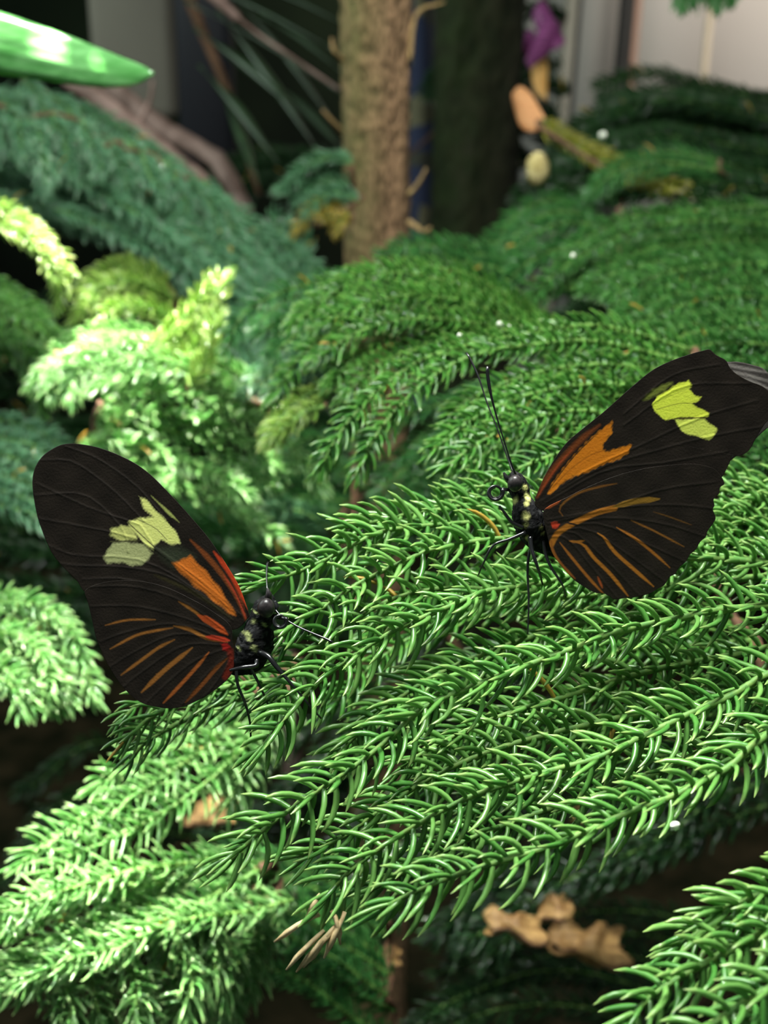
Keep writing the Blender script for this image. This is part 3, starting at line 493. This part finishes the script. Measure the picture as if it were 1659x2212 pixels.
# dead leaves on the soil at the bottom
M_dead = leaf_mat('dead_leaf', (.26, .13, .04), (.58, .35, .13), .6, .2)
def dead_leaf(cx, cy, d, w, h, lab, seed):
    g = np.random.default_rng(seed); r = root('dead_leaf', lab, 'dead leaf', at(cx, cy, d)); V = []; nu, nv = 26, 14; k = d / FPX
    for i in range(nu):
        u = i / (nu - 1); wid = math.sin(math.pi * (u * .92 + .04)) ** .7 * (1 + .22 * math.sin(9 * u + seed))
        for j in range(nv):
            v = j / (nv - 1) * 2 - 1
            V.append((w * k * (u - .5) + .15 * h * k * math.sin(5 * v + seed), h * k * .8 * (abs(v) ** 1.5 - .4) + w * k * .12 * math.sin(6 * u + 2 * v), h * k * .5 * v * wid * (1 + .2 * math.sin(14 * u)) + w * k * .10 * math.sin(4 * u + seed)))
    V = np.array(V) + g.normal(0, h * k * .02, (nu * nv, 3))
    F = [(i * nv + j, i * nv + j + 1, (i + 1) * nv + j + 1, (i + 1) * nv + j) for i in range(nu - 1) for j in range(nv - 1)]
    o = mesh_obj('leaf_blade', V, F, M_dead, r); m = o.modifiers.new('s', 'SOLIDIFY'); m.thickness = .0006
    Vt, Ft = tube(V[nv // 2::nv][::3] - np.array([0, .0006, 0]), .0005, 6); mesh_obj('midrib', Vt, Ft, M_twig, r)
for q in [(1115, 2010, .44, 120, 60, 'brown dead leaf left of the larger curled one below the front frond', 1), (1275, 2050, .48, 150, 90, 'larger curled orange-brown dead leaf in the dark gap by the bottom right frond', 2), (1195, 1975, .45, 70, 60, 'small dead leaf above and between the two larger ones', 5), (845, 2075, .46, 30, 40, 'tiny orange dead leaf beneath the dried frond tip', 3), (455, 1765, .50, 90, 70, 'tan dead leaf in the gap below the soft green frond', 4)]: dead_leaf(*q)
# white flecks that landed on the needles
for x, y, d, r_, lab in [(1080, 700, .325, .0007, 'tiny white fleck, lower left of the close pair on the mid frond'), (1098, 706, .325, .0005, 'tiny white fleck touching the larger one on the mid frond'), (993, 724, .31, .0005, 'lone white fleck on the mid frond above the antennae'), (1238, 552, .42, .0007, 'white fleck on the wide frond near the trunk'), (1302, 292, .66, .0016, 'pale fleck above the yellowed branchlet'), (808, 602, .39, .0007, 'white speck on top of the rounded heap'), (1457, 1784, .172, .0006, 'pale yellow speck on a hanging needle of the front frond')]:
    V, F = ball(at(x, y, d), r_, 10, 8, (1, .8, .9)); V = V + rng.normal(0, r_ * .12, V.shape); o = mesh_obj('white_fleck', V, F, M_petal); tag(o, lab, 'fleck')

# ------------------------------------------------------------------ butterflies
def seg_dist(P, A, B):
    ab = B - A; t = np.clip(((P - A) @ ab) / (ab @ ab + 1e-9), 0, 1); return np.linalg.norm(P - A - t[:, None] * ab, axis=1), t
def poly_sd(P, poly):
    poly = np.array(poly, float); n = len(poly); dmin = np.full(len(P), 1e9); ins = np.zeros(len(P), bool)
    for i in range(n):
        A, B = poly[i], poly[(i + 1) % n]; d, _ = seg_dist(P, A, B); dmin = np.minimum(dmin, d)
        c = ((A[1] > P[:, 1]) != (B[1] > P[:, 1])); xx = (B[0] - A[0]) * (P[:, 1] - A[1]) / (B[1] - A[1] + 1e-12) + A[0]; ins ^= c & (P[:, 0] < xx)
    return np.where(ins, -dmin, dmin)
def paint_poly(col, P, poly, c, soft=6, wob=3):
    d = poly_sd(P, poly) + wob * (1.2 * np.sin(P[:, 0] * .047 + P[:, 1] * .031) + .8 * np.sin(P[:, 0] * .11 - P[:, 1] * .085) + .5 * np.sin(P[:, 0] * .31 + P[:, 1] * .27)) + 2.2 * (rng.random(len(P)) - .5); soft = soft * 1.25; w = np.clip(.5 - d / soft, 0, 1)[:, None]; return col * (1 - w) + np.array(c) * w
def paint_stroke(col, P, pts, w, c, soft=6, taper=False, amt=1.0):
    pts = spline(np.array(pts, float), 14); best = np.full(len(P), 1e9); tt = np.zeros(len(P))
    for i in range(13):
        d, t = seg_dist(P, pts[i], pts[i + 1]); k = d < best; best = np.where(k, d, best); tt = np.where(k, (i + t) / 13, tt)
    ww = w / 2 * (np.minimum(1, 3.5 * tt + .25) * np.minimum(1, 3.5 * (1 - tt) + .25) if taper else 1)
    a = np.clip(.5 - (best - ww) / soft, 0, 1)[:, None] * amt; return col * (1 - a) + np.array(c) * a
def wing(name, parent, outline, centre, org, sc, depth, paint, na=620, nr=150, nose=0):
    """outline and markings in wing units; org and sc give the real span"""
    O = np.array(outline + [outline[0]], float); O = spline(O, na + 1)[:-1]; c = np.array(centre, float)
    s = np.concatenate([[0], (np.arange(1, nr + 1) / nr) ** .85]); P = [c[None]]
    for k in s[1:]: P.append(c + (O - c) * k)
    P = np.vstack(P); F = [(0, 1 + (j + 1) % na, 1 + j) for j in range(na)]
    for i in range(nr - 1):
        b0 = 1 + i * na; b1 = b0 + na; j = np.arange(na); j2 = (j + 1) % na
        F += list(map(tuple, np.stack([b0 + j, b0 + j2, b1 + j2, b1 + j], 1)))
    col, hgt = paint(P); d = depth(P[:, 0] / sc + org[0], P[:, 1] / sc + org[1]) - hgt
    V = np.array([at(p[0] / sc + org[0], p[1] / sc + org[1], q) for p, q in zip(P, d)])
    o = mesh_obj(name, local(V, parent), F, M_wing, parent, cols=col); m = o.modifiers.new('s', 'SOLIDIFY'); m.thickness = .00006; m.offset = 0; return o
BLK = np.array([.021, .0155, .0115]); YEL = (.90, .93, .33); ORG = (.78, .23, .03); DORG = (.30, .115, .02); RED = (.60, .05, .018)
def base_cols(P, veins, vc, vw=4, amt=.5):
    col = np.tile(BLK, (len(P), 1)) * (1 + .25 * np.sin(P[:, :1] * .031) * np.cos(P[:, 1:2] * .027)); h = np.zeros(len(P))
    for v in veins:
        col = paint_stroke(col, P, v, vw, vc, 9, True, amt)  # lighter stroke paints the sheen along each vein into the wing colour
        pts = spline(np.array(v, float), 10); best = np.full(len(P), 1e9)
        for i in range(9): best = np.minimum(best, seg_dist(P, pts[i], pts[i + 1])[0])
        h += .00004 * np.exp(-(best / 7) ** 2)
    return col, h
# ---- left butterfly
VL_f = [[(1150, 950), (900, 740), (700, 600), (620, 480), (400, 410), (95, 270)], [(1120, 940), (820, 700), (620, 560), (380, 500), (110, 450)], [(1100, 950), (760, 720), (560, 650), (300, 640), (160, 590)], [(1100, 970), (800, 760), (560, 700), (300, 690), (210, 680)], [(1080, 980), (800, 840), (550, 760), (330, 760)], [(640, 460), (480, 300), (280, 160), (120, 150)], [(760, 460), (600, 280), (400, 140), (240, 80)], [(560, 620), (530, 500), (340, 330), (85, 330)]]
def paint_LF(P):
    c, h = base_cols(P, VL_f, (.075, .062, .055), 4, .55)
    c = paint_poly(c, P, [(640, 445), (700, 438), (760, 470), (800, 505), (828, 578), (790, 582), (730, 565), (700, 590), (690, 612), (650, 580), (610, 545), (575, 500), (560, 470)], YEL, 10)
    c = paint_poly(c, P, [(610, 330), (645, 350), (700, 405), (760, 465), (795, 502), (740, 485), (680, 440), (645, 395)], YEL, 9)
    c = paint_poly(c, P, [(680, 335), (740, 385), (800, 440), (824, 470), (780, 440), (720, 380)], (.50, .55, .16), 7, 1)
    c = paint_poly(c, P, [(470, 505), (520, 483), (580, 495), (612, 540), (610, 562), (560, 562), (500, 558), (468, 540)], (.70, .72, .25), 10)
    c = paint_poly(c, P, [(480, 578), (560, 570), (640, 582), (690, 630), (650, 680), (620, 690), (540, 680), (460, 675), (435, 650), (450, 620)], (.55, .58, .27), 12)
    c = paint_stroke(c, P, [(560, 470), (640, 545), (700, 600)], 4, BLK, 5); c = paint_stroke(c, P, [(600, 450), (700, 500), (760, 560)], 3, (.2, .2, .06), 4)
    c = paint_stroke(c, P, [(470, 568), (620, 566)], 5, (.10, .10, .04), 5)
    c = paint_poly(c, P, [(700, 600), (830, 600), (900, 650), (790, 700)], (.05, .06, .035), 40)
    c = paint_poly(c, P, [(785, 680), (880, 645), (960, 720), (1020, 790), (1070, 870), (1110, 945), (1080, 935), (1000, 870), (900, 790), (830, 720)], ORG, 14)
    c = paint_stroke(c, P, [(830, 690), (960, 800), (1090, 930)], 2.5, (.35, .10, .02), 4); c = paint_stroke(c, P, [(880, 670), (990, 780), (1100, 930)], 2, (.40, .12, .02), 4)
    c = paint_stroke(c, P, [(880, 560), (970, 650), (1060, 760), (1130, 870), (1165, 975)], 26, (.26, .07, .018), 12, True)
    c = paint_stroke(c, P, [(1000, 620), (1070, 710), (1130, 810), (1178, 915)], 26, (.62, .07, .02), 10, True)
    c = paint_stroke(c, P, [(1050, 740), (1120, 850), (1168, 970)], 12, (.50, .07, .03), 6, True)
    c = paint_stroke(c, P, [(900, 540), (1000, 650), (1100, 800), (1160, 930)], 4, BLK, 5)
    c = paint_stroke(c, P, [(700, 740), (900, 830), (1090, 960)], 14, (.07, .06, .02), 18, True, .7)
    return c, h
VL_h = [[(1080, 1040), (850, 880), (600, 800), (360, 800)], [(1080, 1050), (850, 960), (600, 900), (370, 900)], [(1080, 1080), (800, 990), (560, 1030), (420, 1080)], [(1080, 1090), (820, 1040), (600, 1130), (470, 1210)], [(1080, 1100), (850, 1100), (640, 1230), (540, 1310)], [(1085, 1110), (900, 1180), (720, 1330), (650, 1400)], [(1085, 1140), (960, 1250), (840, 1400)], [(1090, 1170), (1010, 1290), (950, 1360)]]
def paint_LH(P):
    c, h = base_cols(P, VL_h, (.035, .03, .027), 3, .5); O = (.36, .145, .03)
    S_ = lambda p, w, k=O, s=8: paint_stroke(c, P, p, w, k, s, True)
    c = S_([(445, 997), (560, 970), (700, 968)], 10); c = S_([(470, 1118), (600, 1050), (700, 1025), (790, 1010)], 13); c = S_([(525, 1252), (650, 1160), (720, 1110), (800, 1070)], 15)
    c = S_([(630, 1340), (750, 1225), (890, 1112)], 23); c = S_([(742, 1395), (850, 1280), (930, 1190), (975, 1135)], 17, (.42, .12, .025)); c = S_([(855, 1392), (950, 1290), (1010, 1220), (1070, 1165)], 20, (.24, .075, .018))
    c = S_([(795, 1000), (880, 1020), (960, 1060), (1070, 1082)], 18); c = S_([(960, 1055), (1020, 1065), (1080, 1075)], 26, (.50, .05, .02), 6)
    c = S_([(820, 875), (900, 925), (960, 975), (1020, 1010)], 15); c = S_([(920, 945), (1000, 990), (1070, 1045)], 34, (.52, .09, .02))
    c = paint_poly(c, P, [(1030, 1090), (1070, 1085), (1085, 1110), (1075, 1130), (1045, 1128)], (.40, .02, .015), 8); c = paint_stroke(c, P, [(1085, 1130), (1090, 1190), (1060, 1260)], 32, (.17, .02, .01), 16)
    c = S_([(705, 1245), (740, 1240)], 0.1); return c, h
OL = (40, 930); SL = 1659 / 700
LB = root('butterfly', 'left butterfly, black wings folded, pale yellow patch and orange-red streaks, on the frond edge', 'butterfly', at(555, 1385, .209))
dL = lambda x, y: .2055 + (545 - x) * .000018 + .0012 * ((x - 300) / 250) ** 2 * 0 + .000004 * (y - 1300)
wing('forewing', LB, [(1185, 950), (1130, 800), (1060, 680), (980, 560), (880, 440), (780, 330), (680, 230), (600, 170), (500, 120), (400, 85), (300, 68), (235, 70), (190, 85), (130, 125), (90, 180), (72, 250), (78, 340), (100, 450), (140, 560), (180, 640), (240, 710), (300, 770), (345, 830), (480, 900), (700, 950), (900, 990), (1100, 1020)], (600, 520), OL, SL, lambda x, y: dL(x, y) + .0003, paint_LF)
wing('hindwing', LB, [(1095, 1080), (1085, 1000), (1000, 930), (900, 870), (750, 800), (600, 768), (450, 775), (345, 815), (355, 880), (375, 960), (398, 1060), (430, 1140), (465, 1210), (510, 1280), (550, 1330), (600, 1375), (660, 1405), (760, 1422), (840, 1415), (900, 1390), (960, 1360), (1030, 1310), (1080, 1262), (1102, 1220), (1105, 1150)], (760, 1100), OL, SL, lambda x, y: dL(x, y), paint_LH)
far = lambda P: base_cols(P, [], (.03, .03, .03))
wing('forewing', LB, [(1180, 950), (1060, 720), (880, 490), (700, 300), (520, 180), (300, 130), (170, 160), (130, 280), (170, 480), (300, 700), (480, 860), (800, 940), (1100, 1010)], (600, 560), OL, SL, lambda x, y: dL(x, y) + .0042, far, 200, 30)
wing('hindwing', LB, [(1090, 1080), (1060, 1000), (850, 900), (600, 840), (420, 860), (420, 1000), (480, 1160), (600, 1320), (760, 1380), (900, 1350), (1040, 1260), (1095, 1160)], (760, 1110), OL, SL, lambda x, y: dL(x, y) + .0046, far, 200, 30)
# ---- right butterfly
OR = (980, 730); SR = 1659 / 679
VR_f = [[(460, 860), (700, 700), (1000, 560), (1300, 420), (1600, 330)], [(460, 870), (760, 690), (1050, 600), (1350, 520), (1620, 470)], [(470, 880), (800, 700), (1100, 660), (1440, 600)], [(900, 400), (1150, 200), (1400, 140)], [(900, 460), (1200, 260), (1560, 240)]]
def paint_RF(P):
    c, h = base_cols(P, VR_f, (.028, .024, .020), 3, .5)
    c = paint_poly(c, P, [(1048, 352), (1072, 310), (1130, 280), (1180, 240), (1240, 222), (1253, 250), (1243, 272), (1270, 300), (1308, 310), (1297, 335), (1262, 345), (1290, 370), (1348, 395), (1347, 415), (1300, 420), (1180, 420), (1120, 432), (1100, 427), (1062, 388)], (.80, .88, .10), 7, 2)
    c = paint_poly(c, P, [(1172, 430), (1322, 424), (1350, 450), (1387, 480), (1377, 510), (1345, 537), (1270, 517), (1200, 492), (1180, 460)], (.78, .85, .16), 8, 2)
    c = paint_poly(c, P, [(998, 327), (1050, 272), (1105, 245), (1155, 236), (1115, 272), (1050, 312), (1012, 332)], (.22, .26, .045), 14, 2)
    c = paint_stroke(c, P, [(1070, 378), (1180, 348), (1262, 345)], 3, (.30, .32, .04), 4); c = paint_stroke(c, P, [(1165, 426), (1330, 420)], 5, (.12, .10, .02), 4)
    c = paint_stroke(c, P, [(1075, 335), (1180, 290), (1255, 262)], 2, (.40, .45, .06), 3)
    o = (.68, .235, .015)
    c = paint_poly(c, P, [(500, 822), (520, 770), (580, 692), (640, 622), (720, 532), (790, 470), (837, 438), (832, 500), (792, 550), (780, 590), (800, 602), (860, 580), (932, 568), (922, 602), (860, 642), (760, 682), (660, 722), (580, 762), (525, 812)], o, 9)
    c = paint_stroke(c, P, [(520, 790), (620, 690), (720, 620), (800, 590)], 5, (.36, .11, .01), 7, False, .7)
    c = paint_stroke(c, P, [(440, 842), (500, 730), (590, 620), (690, 520), (770, 460)], 30, (.20, .055, .014), 18, True)
    c = paint_stroke(c, P, [(445, 835), (490, 760), (560, 660), (630, 585)], 10, (.36, .07, .02), 8, True)
    c = paint_stroke(c, P, [(480, 830), (560, 720), (640, 620), (740, 520)], 4, BLK, 5); return c, h
VR_h = [[(500, 960), (800, 900), (1100, 800), (1380, 760)], [(500, 980), (850, 900), (1150, 880), (1370, 900)], [(510, 1000), (800, 950), (1100, 980), (1330, 1050)], [(510, 1010), (760, 980), (1000, 1080), (1220, 1180)], [(510, 1020), (700, 1010), (900, 1130), (1120, 1290)], [(510, 1030), (640, 1030), (820, 1190), (980, 1360)], [(515, 1050), (600, 1060), (720, 1200), (860, 1370)]]
def paint_RH(P):
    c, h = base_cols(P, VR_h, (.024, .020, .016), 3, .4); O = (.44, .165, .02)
    S_ = lambda p, w, k=O, s=7, tp=True: paint_stroke(c, P, p, w, k, s, tp)
    c = S_([(480, 900), (520, 878), (565, 852)], 24, (.34, .08, .02)); c = S_([(560, 855), (620, 815), (710, 768)], 12, (.14, .06, .018), 9); c = S_([(575, 938), (556, 905), (590, 862), (660, 818), (750, 790), (860, 768)], 11, (.22, .09, .018), 8)
    c = S_([(515, 1090), (545, 1035), (600, 995), (680, 955), (760, 920), (850, 898)], 30, O, 8, False); c = S_([(845, 892), (960, 862), (1085, 850)], 30, (.30, .16, .022), 7); c = S_([(855, 893), (960, 875), (1020, 866)], 4, (.12, .07, .01), 4)
    c = S_([(515, 1070), (525, 1130), (570, 1200), (640, 1270)], 17, (.32, .11, .02), 8); c = S_([(560, 1080), (640, 1180), (720, 1275), (795, 1355)], 14, (.40, .14, .022)); c = S_([(760, 1260), (785, 1320)], 10, (.45, .10, .02), 8)
    c = S_([(640, 1075), (690, 1095), (740, 1160), (830, 1250), (920, 1362)], 18); c = S_([(610, 1072), (650, 1076), (690, 1070)], 12, (.36, .14, .02))
    c = S_([(760, 1030), (795, 1055), (850, 1130), (950, 1220), (1055, 1312)], 18); c = S_([(860, 1000), (960, 1060), (1060, 1140), (1140, 1212)], 14, (.38, .14, .02)); c = S_([(935, 962), (1060, 1020), (1215, 1102)], 9, (.28, .115, .02)); c = S_([(1055, 918), (1140, 945), (1255, 987)], 6, (.15, .07, .015))
    c = paint_poly(c, P, [(518, 978), (540, 970), (560, 985), (552, 1005), (525, 1002)], (.50, .05, .02), 7); c = paint_stroke(c, P, [(460, 935), (560, 965), (700, 1000)], 9, BLK, 5); return c, h
RB = root('butterfly', 'right butterfly, black torn wings folded, vivid yellow patch and orange rays, spotted thorax', 'butterfly', at(1140, 1110, .207))
dR = lambda x, y: .2035 + (x - 1170) * .000014 + .000003 * (y - 1100)
wing('forewing', RB, [(430, 845), (470, 750), (520, 660), (590, 560), (680, 480), (780, 400), (860, 330), (950, 250), (1050, 170), (1150, 120), (1250, 85), (1320, 66), (1352, 62), (1385, 90), (1435, 118), (1460, 160), (1500, 195), (1560, 228), (1640, 262), (1700, 330), (1692, 420), (1650, 445), (1600, 520), (1560, 592), (1510, 622), (1470, 620), (1455, 660), (1415, 735), (1370, 760), (1100, 790), (800, 880), (560, 930), (440, 895)], (980, 520), OR, SR, lambda x, y: dR(x, y) + .0003, paint_RF)
wing('hindwing', RB, [(495, 1050), (480, 980), (480, 905), (600, 840), (700, 790), (850, 730), (1000, 690), (1150, 670), (1270, 665), (1350, 680), (1392, 705), (1428, 765), (1405, 790), (1400, 822), (1372, 850), (1376, 885), (1368, 905), (1382, 950), (1365, 985), (1340, 1020), (1330, 1050), (1298, 1080), (1280, 1115), (1250, 1140), (1225, 1180), (1190, 1212), (1168, 1245), (1140, 1262), (1110, 1305), (1075, 1325), (1040, 1347), (1000, 1358), (960, 1368), (910, 1372), (850, 1380), (820, 1362), (790, 1348), (750, 1345), (700, 1320), (630, 1272), (570, 1205), (520, 1135)], (900, 1030), OR, SR, dR, paint_RH)
def paint_far(P):
    c = np.tile(np.array([.07, .06, .055]), (len(P), 1)); h = np.zeros(len(P))
    for v in [[(1300, 110), (1480, 150), (1640, 180)], [(1300, 160), (1500, 185), (1670, 230)], [(1300, 210), (1520, 215), (1690, 280)]]: c = paint_stroke(c, P, v, 14, (.42, .38, .35), 14, True)  # pale grey strokes are sheen stripes painted into the far wing
    return c, h
wing('forewing', RB, [(450, 850), (600, 600), (800, 440), (1000, 270), (1200, 150), (1350, 98), (1440, 125), (1500, 126), (1580, 143), (1645, 170), (1705, 260), (1750, 400), (1650, 480), (1560, 560), (1380, 690), (1000, 760), (600, 890)], (1050, 480), OR, SR, lambda x, y: dR(x, y) + .0022 + .000002 * (x - 1200), paint_far, 260, 50)
wing('hindwing', RB, [(500, 1040), (520, 920), (750, 820), (1000, 740), (1250, 740), (1340, 860), (1300, 1020), (1180, 1150), (1020, 1290), (850, 1330), (700, 1270), (580, 1170)], (900, 1030), OR, SR, lambda x, y: dR(x, y) + .0045, far, 200, 30)

def body(parent, pts, spots, label, spotc=(.85, .85, .30)):
    P = spline(np.array(pts, float), 110); C = atv(P[:, :3]); R = P[:, 3] * .205 / FPX; V, F = tube(C, R, 40, bump=.035)
    col = np.tile(np.array([.006, .006, .0065]), (len(V), 1)); col += rng.random((len(V), 1)) ** 4 * .03
    for x, y, rx, ry, ang, s in spots:
        c = at(x, y, .2035); a = math.radians(ang); dv = V - c; dx = dv @ RGT; dy = -(dv @ UPV); k = .2035 / FPX
        u = (dx * math.cos(a) + dy * math.sin(a)) / (rx * k); w = (-dx * math.sin(a) + dy * math.cos(a)) / (ry * k); q = np.clip(1.6 - np.sqrt(u * u + w * w) * 1.2, 0, 1)[:, None] * ((V - C.mean(0)) @ FWD < .0035)[:, None]
        col = col * (1 - q) + np.array(spotc) * s * q
    return mesh_obj('body', local(V, parent), F, M_body, parent, cols=col)
def limb(name, parent, pts, w, m=M_leg, k=7, n=26):
    P = spline(np.array(pts, float), n); R = np.interp(np.linspace(0, 1, n), np.linspace(0, 1, len(w)), w) * .205 / FPX
    V, F = tube(local(atv(P), parent), R, k); return mesh_obj(name, V, F, m, parent)
def coil(parent, cx, cy, d, r, tail):
    a = np.linspace(-.4, 2 * math.pi * 1.75, 90); rr = np.linspace(r, r * .62, 90)
    P = [(cx + q * math.cos(t), cy + q * math.sin(t), d + .00022 * i / 10) for i, (t, q) in enumerate(zip(a, rr))]; P = [tail] + P
    V, F = tube(local(atv(P), parent), np.interp(np.arange(len(P)), [0, 20, 90], [4.0, 3.4, 2.2]) * .205 / FPX, 8); mesh_obj('proboscis', V, F, M_leg, parent)
# right body parts
body(RB, [(1108, 1018, .2065, 4), (1112, 1030, .2065, 16), (1118, 1048, .2068, 22), (1124, 1066, .2070, 21), (1128, 1080, .2070, 20), (1136, 1105, .2070, 32), (1148, 1135, .2072, 36), (1160, 1160, .2076, 30), (1180, 1180, .2085, 19), (1230, 1190, .2085, 17), (1300, 1185, .2090, 15), (1370, 1160, .2095, 9), (1390, 1155, .2095, 3)],
     [(1138, 1053, 6, 6, 0, 1.0), (1143, 1073, 6, 9, -30, 1.15), (1155, 1064, 5, 4, 20, .8), (1140, 1088, 6, 5, 30, .55), (1138, 1115, 7, 9, -35, .5), (1137, 1135, 5, 6, 0, .4), (1117, 1080, 5, 9, 25, .45), (1172, 1140, 4, 4, 0, .4), (1176, 1152, 4, 3, 0, .35), (1142, 1163, 4, 5, 0, .35), (1093, 1042, 4, 8, 0, .4)], 'right')
V, F = ball(local(at(1113, 1044, .2040), RB), 17 * .204 / FPX, 24, 18, (.95, 1, 1.1)); mesh_obj('eye', V, F, M_eye, RB)
V, F = ball(local(at(1118, 1042, .2092), RB), 16 * .204 / FPX, 20, 14, (.95, 1, 1.1)); mesh_obj('eye', V, F, M_eye, RB)
limb('palp', RB, [(1104, 1040, .2050), (1094, 1032, .2048), (1088, 1020, .2048)], [6, 6, 2]); limb('palp', RB, [(1106, 1044, .2075), (1096, 1036, .2075), (1092, 1024, .2075)], [6, 6, 2])
coil(RB, 1070, 1064, .2035, 17, (1098, 1058, .2058))
limb('antenna', RB, [(1114, 1026, .2050), (1104, 1000, .2045), (1088, 950, .2040), (1070, 890, .2038), (1060, 850, .2036), (1054, 815, .2036), (1053, 792, .2036)], [2.2, 1.9, 1.7, 1.7, 1.9, 2.6, 4.0, 3.6])
limb('antenna', RB, [(1110, 1026, .2070), (1095, 985, .2085), (1072, 920, .2100), (1052, 870, .2115), (1034, 815, .2130), (1018, 780, .2140), (1008, 762, .2145)], [2.2, 1.8, 1.6, 1.6, 1.7, 2.4, 2.2])
limb('leg', RB, [(1130, 1140, .2050), (1105, 1128, .2045), (1090, 1108, .2040), (1078, 1092, .2038)], [5, 4.5, 3.5, 2])
limb('leg', RB, [(1135, 1150, .2050), (1100, 1165, .2045), (1066, 1178, .2040), (1045, 1215, .2045), (1032, 1245, .2060)], [5, 4, 3, 2.2, 1.6])
limb('leg', RB, [(1145, 1160, .2050), (1148, 1185, .2045), (1156, 1210, .2040), (1166, 1240, .2045), (1172, 1262, .2060)], [5.5, 5, 4, 3, 2])
limb('leg', RB, [(1172, 1165, .2060), (1178, 1195, .2055), (1190, 1225, .2050), (1214, 1262, .2050), (1222, 1290, .2065)], [4.5, 3.8, 3, 2.4, 1.8])
limb('leg', RB, [(1150, 1165, .2080), (1140, 1220, .2075), (1142, 1300, .2065), (1140, 1370, .2060)], [4, 3, 2.2, 1.6])
# left body parts
body(LB, [(590, 1288, .2065, 5), (582, 1298, .2065, 18), (574, 1314, .2065, 27), (566, 1334, .2068, 26), (558, 1350, .2070, 26), (556, 1372, .2070, 36), (548, 1400, .2072, 40), (535, 1425, .2076, 34), (505, 1440, .2090, 18), (450, 1425, .2101, 13), (390, 1410, .2111, 12), (330, 1390, .2120, 8), (310, 1380, .2123, 3)],
     [(549, 1324, 7, 3, 30, .8), (546, 1344, 6, 5, 0, .35), (568, 1352, 7, 3, 50, .5), (515, 1360, 12, 4, 60, .45), (532, 1372, 8, 5, 45, .5), (536, 1382, 6, 5, 60, .45), (548, 1402, 10, 5, 50, .5), (497, 1386, 6, 3, 30, .7), (512, 1403, 6, 4, 40, .5)], 'left', (.50, .55, .22))
V, F = ball(local(at(575, 1313, .2038), LB), 19 * .204 / FPX, 24, 18, (1, 1, 1.15)); mesh_obj('eye', V, F, M_eye, LB)
V, F = ball(local(at(570, 1316, .2092), LB), 20 * .204 / FPX, 20, 14, (1, 1, 1.15)); mesh_obj('eye', V, F, M_eye, LB)
limb('palp', LB, [(590, 1322, .2050), (597, 1312, .2048), (594, 1298, .2048)], [7, 7, 3]); limb('palp', LB, [(588, 1310, .2075), (588, 1295, .2075), (582, 1278, .2075)], [7, 6, 2])
limb('head_tuft', LB, [(578, 1296, .2060), (580, 1285, .2055), (578, 1270, .2055)], [9, 7, 2], M_eye)
coil(LB, 605, 1342, .2015, 15, (590, 1332, .2045))
limb('antenna', LB, [(590, 1310, .2050), (606, 1330, .2040), (640, 1352, .2030), (680, 1370, .2020), (704, 1380, .2015), (719, 1388, .2012)], [2.4, 2.2, 2, 2, 2.6, 3.4])
limb('antenna', LB, [(578, 1296, .2060), (577, 1270, .2070), (576, 1240, .2090), (578, 1215, .2110)], [2.2, 1.8, 1.8, 3])
limb('leg', LB, [(560, 1408, .2045), (580, 1418, .2035), (597, 1440, .2030), (640, 1490, .2025), (672, 1528, .2025), (694, 1552, .2030)], [6.5, 6, 4, 2.6, 2.6, 2])
limb('leg', LB, [(555, 1425, .2050), (552, 1438, .2045), (525, 1442, .2040), (496, 1448, .2042)], [6, 6, 5, 3])
limb('leg', LB, [(510, 1444, .2050), (514, 1480, .2050), (530, 1520, .2055), (540, 1560, .2065), (542, 1600, .2080)], [4, 3.5, 3, 2.5, 2])
limb('leg', LB, [(540, 1440, .2055), (556, 1470, .2060), (572, 1505, .2065), (584, 1535, .2075)], [4, 3.2, 2.6, 2])
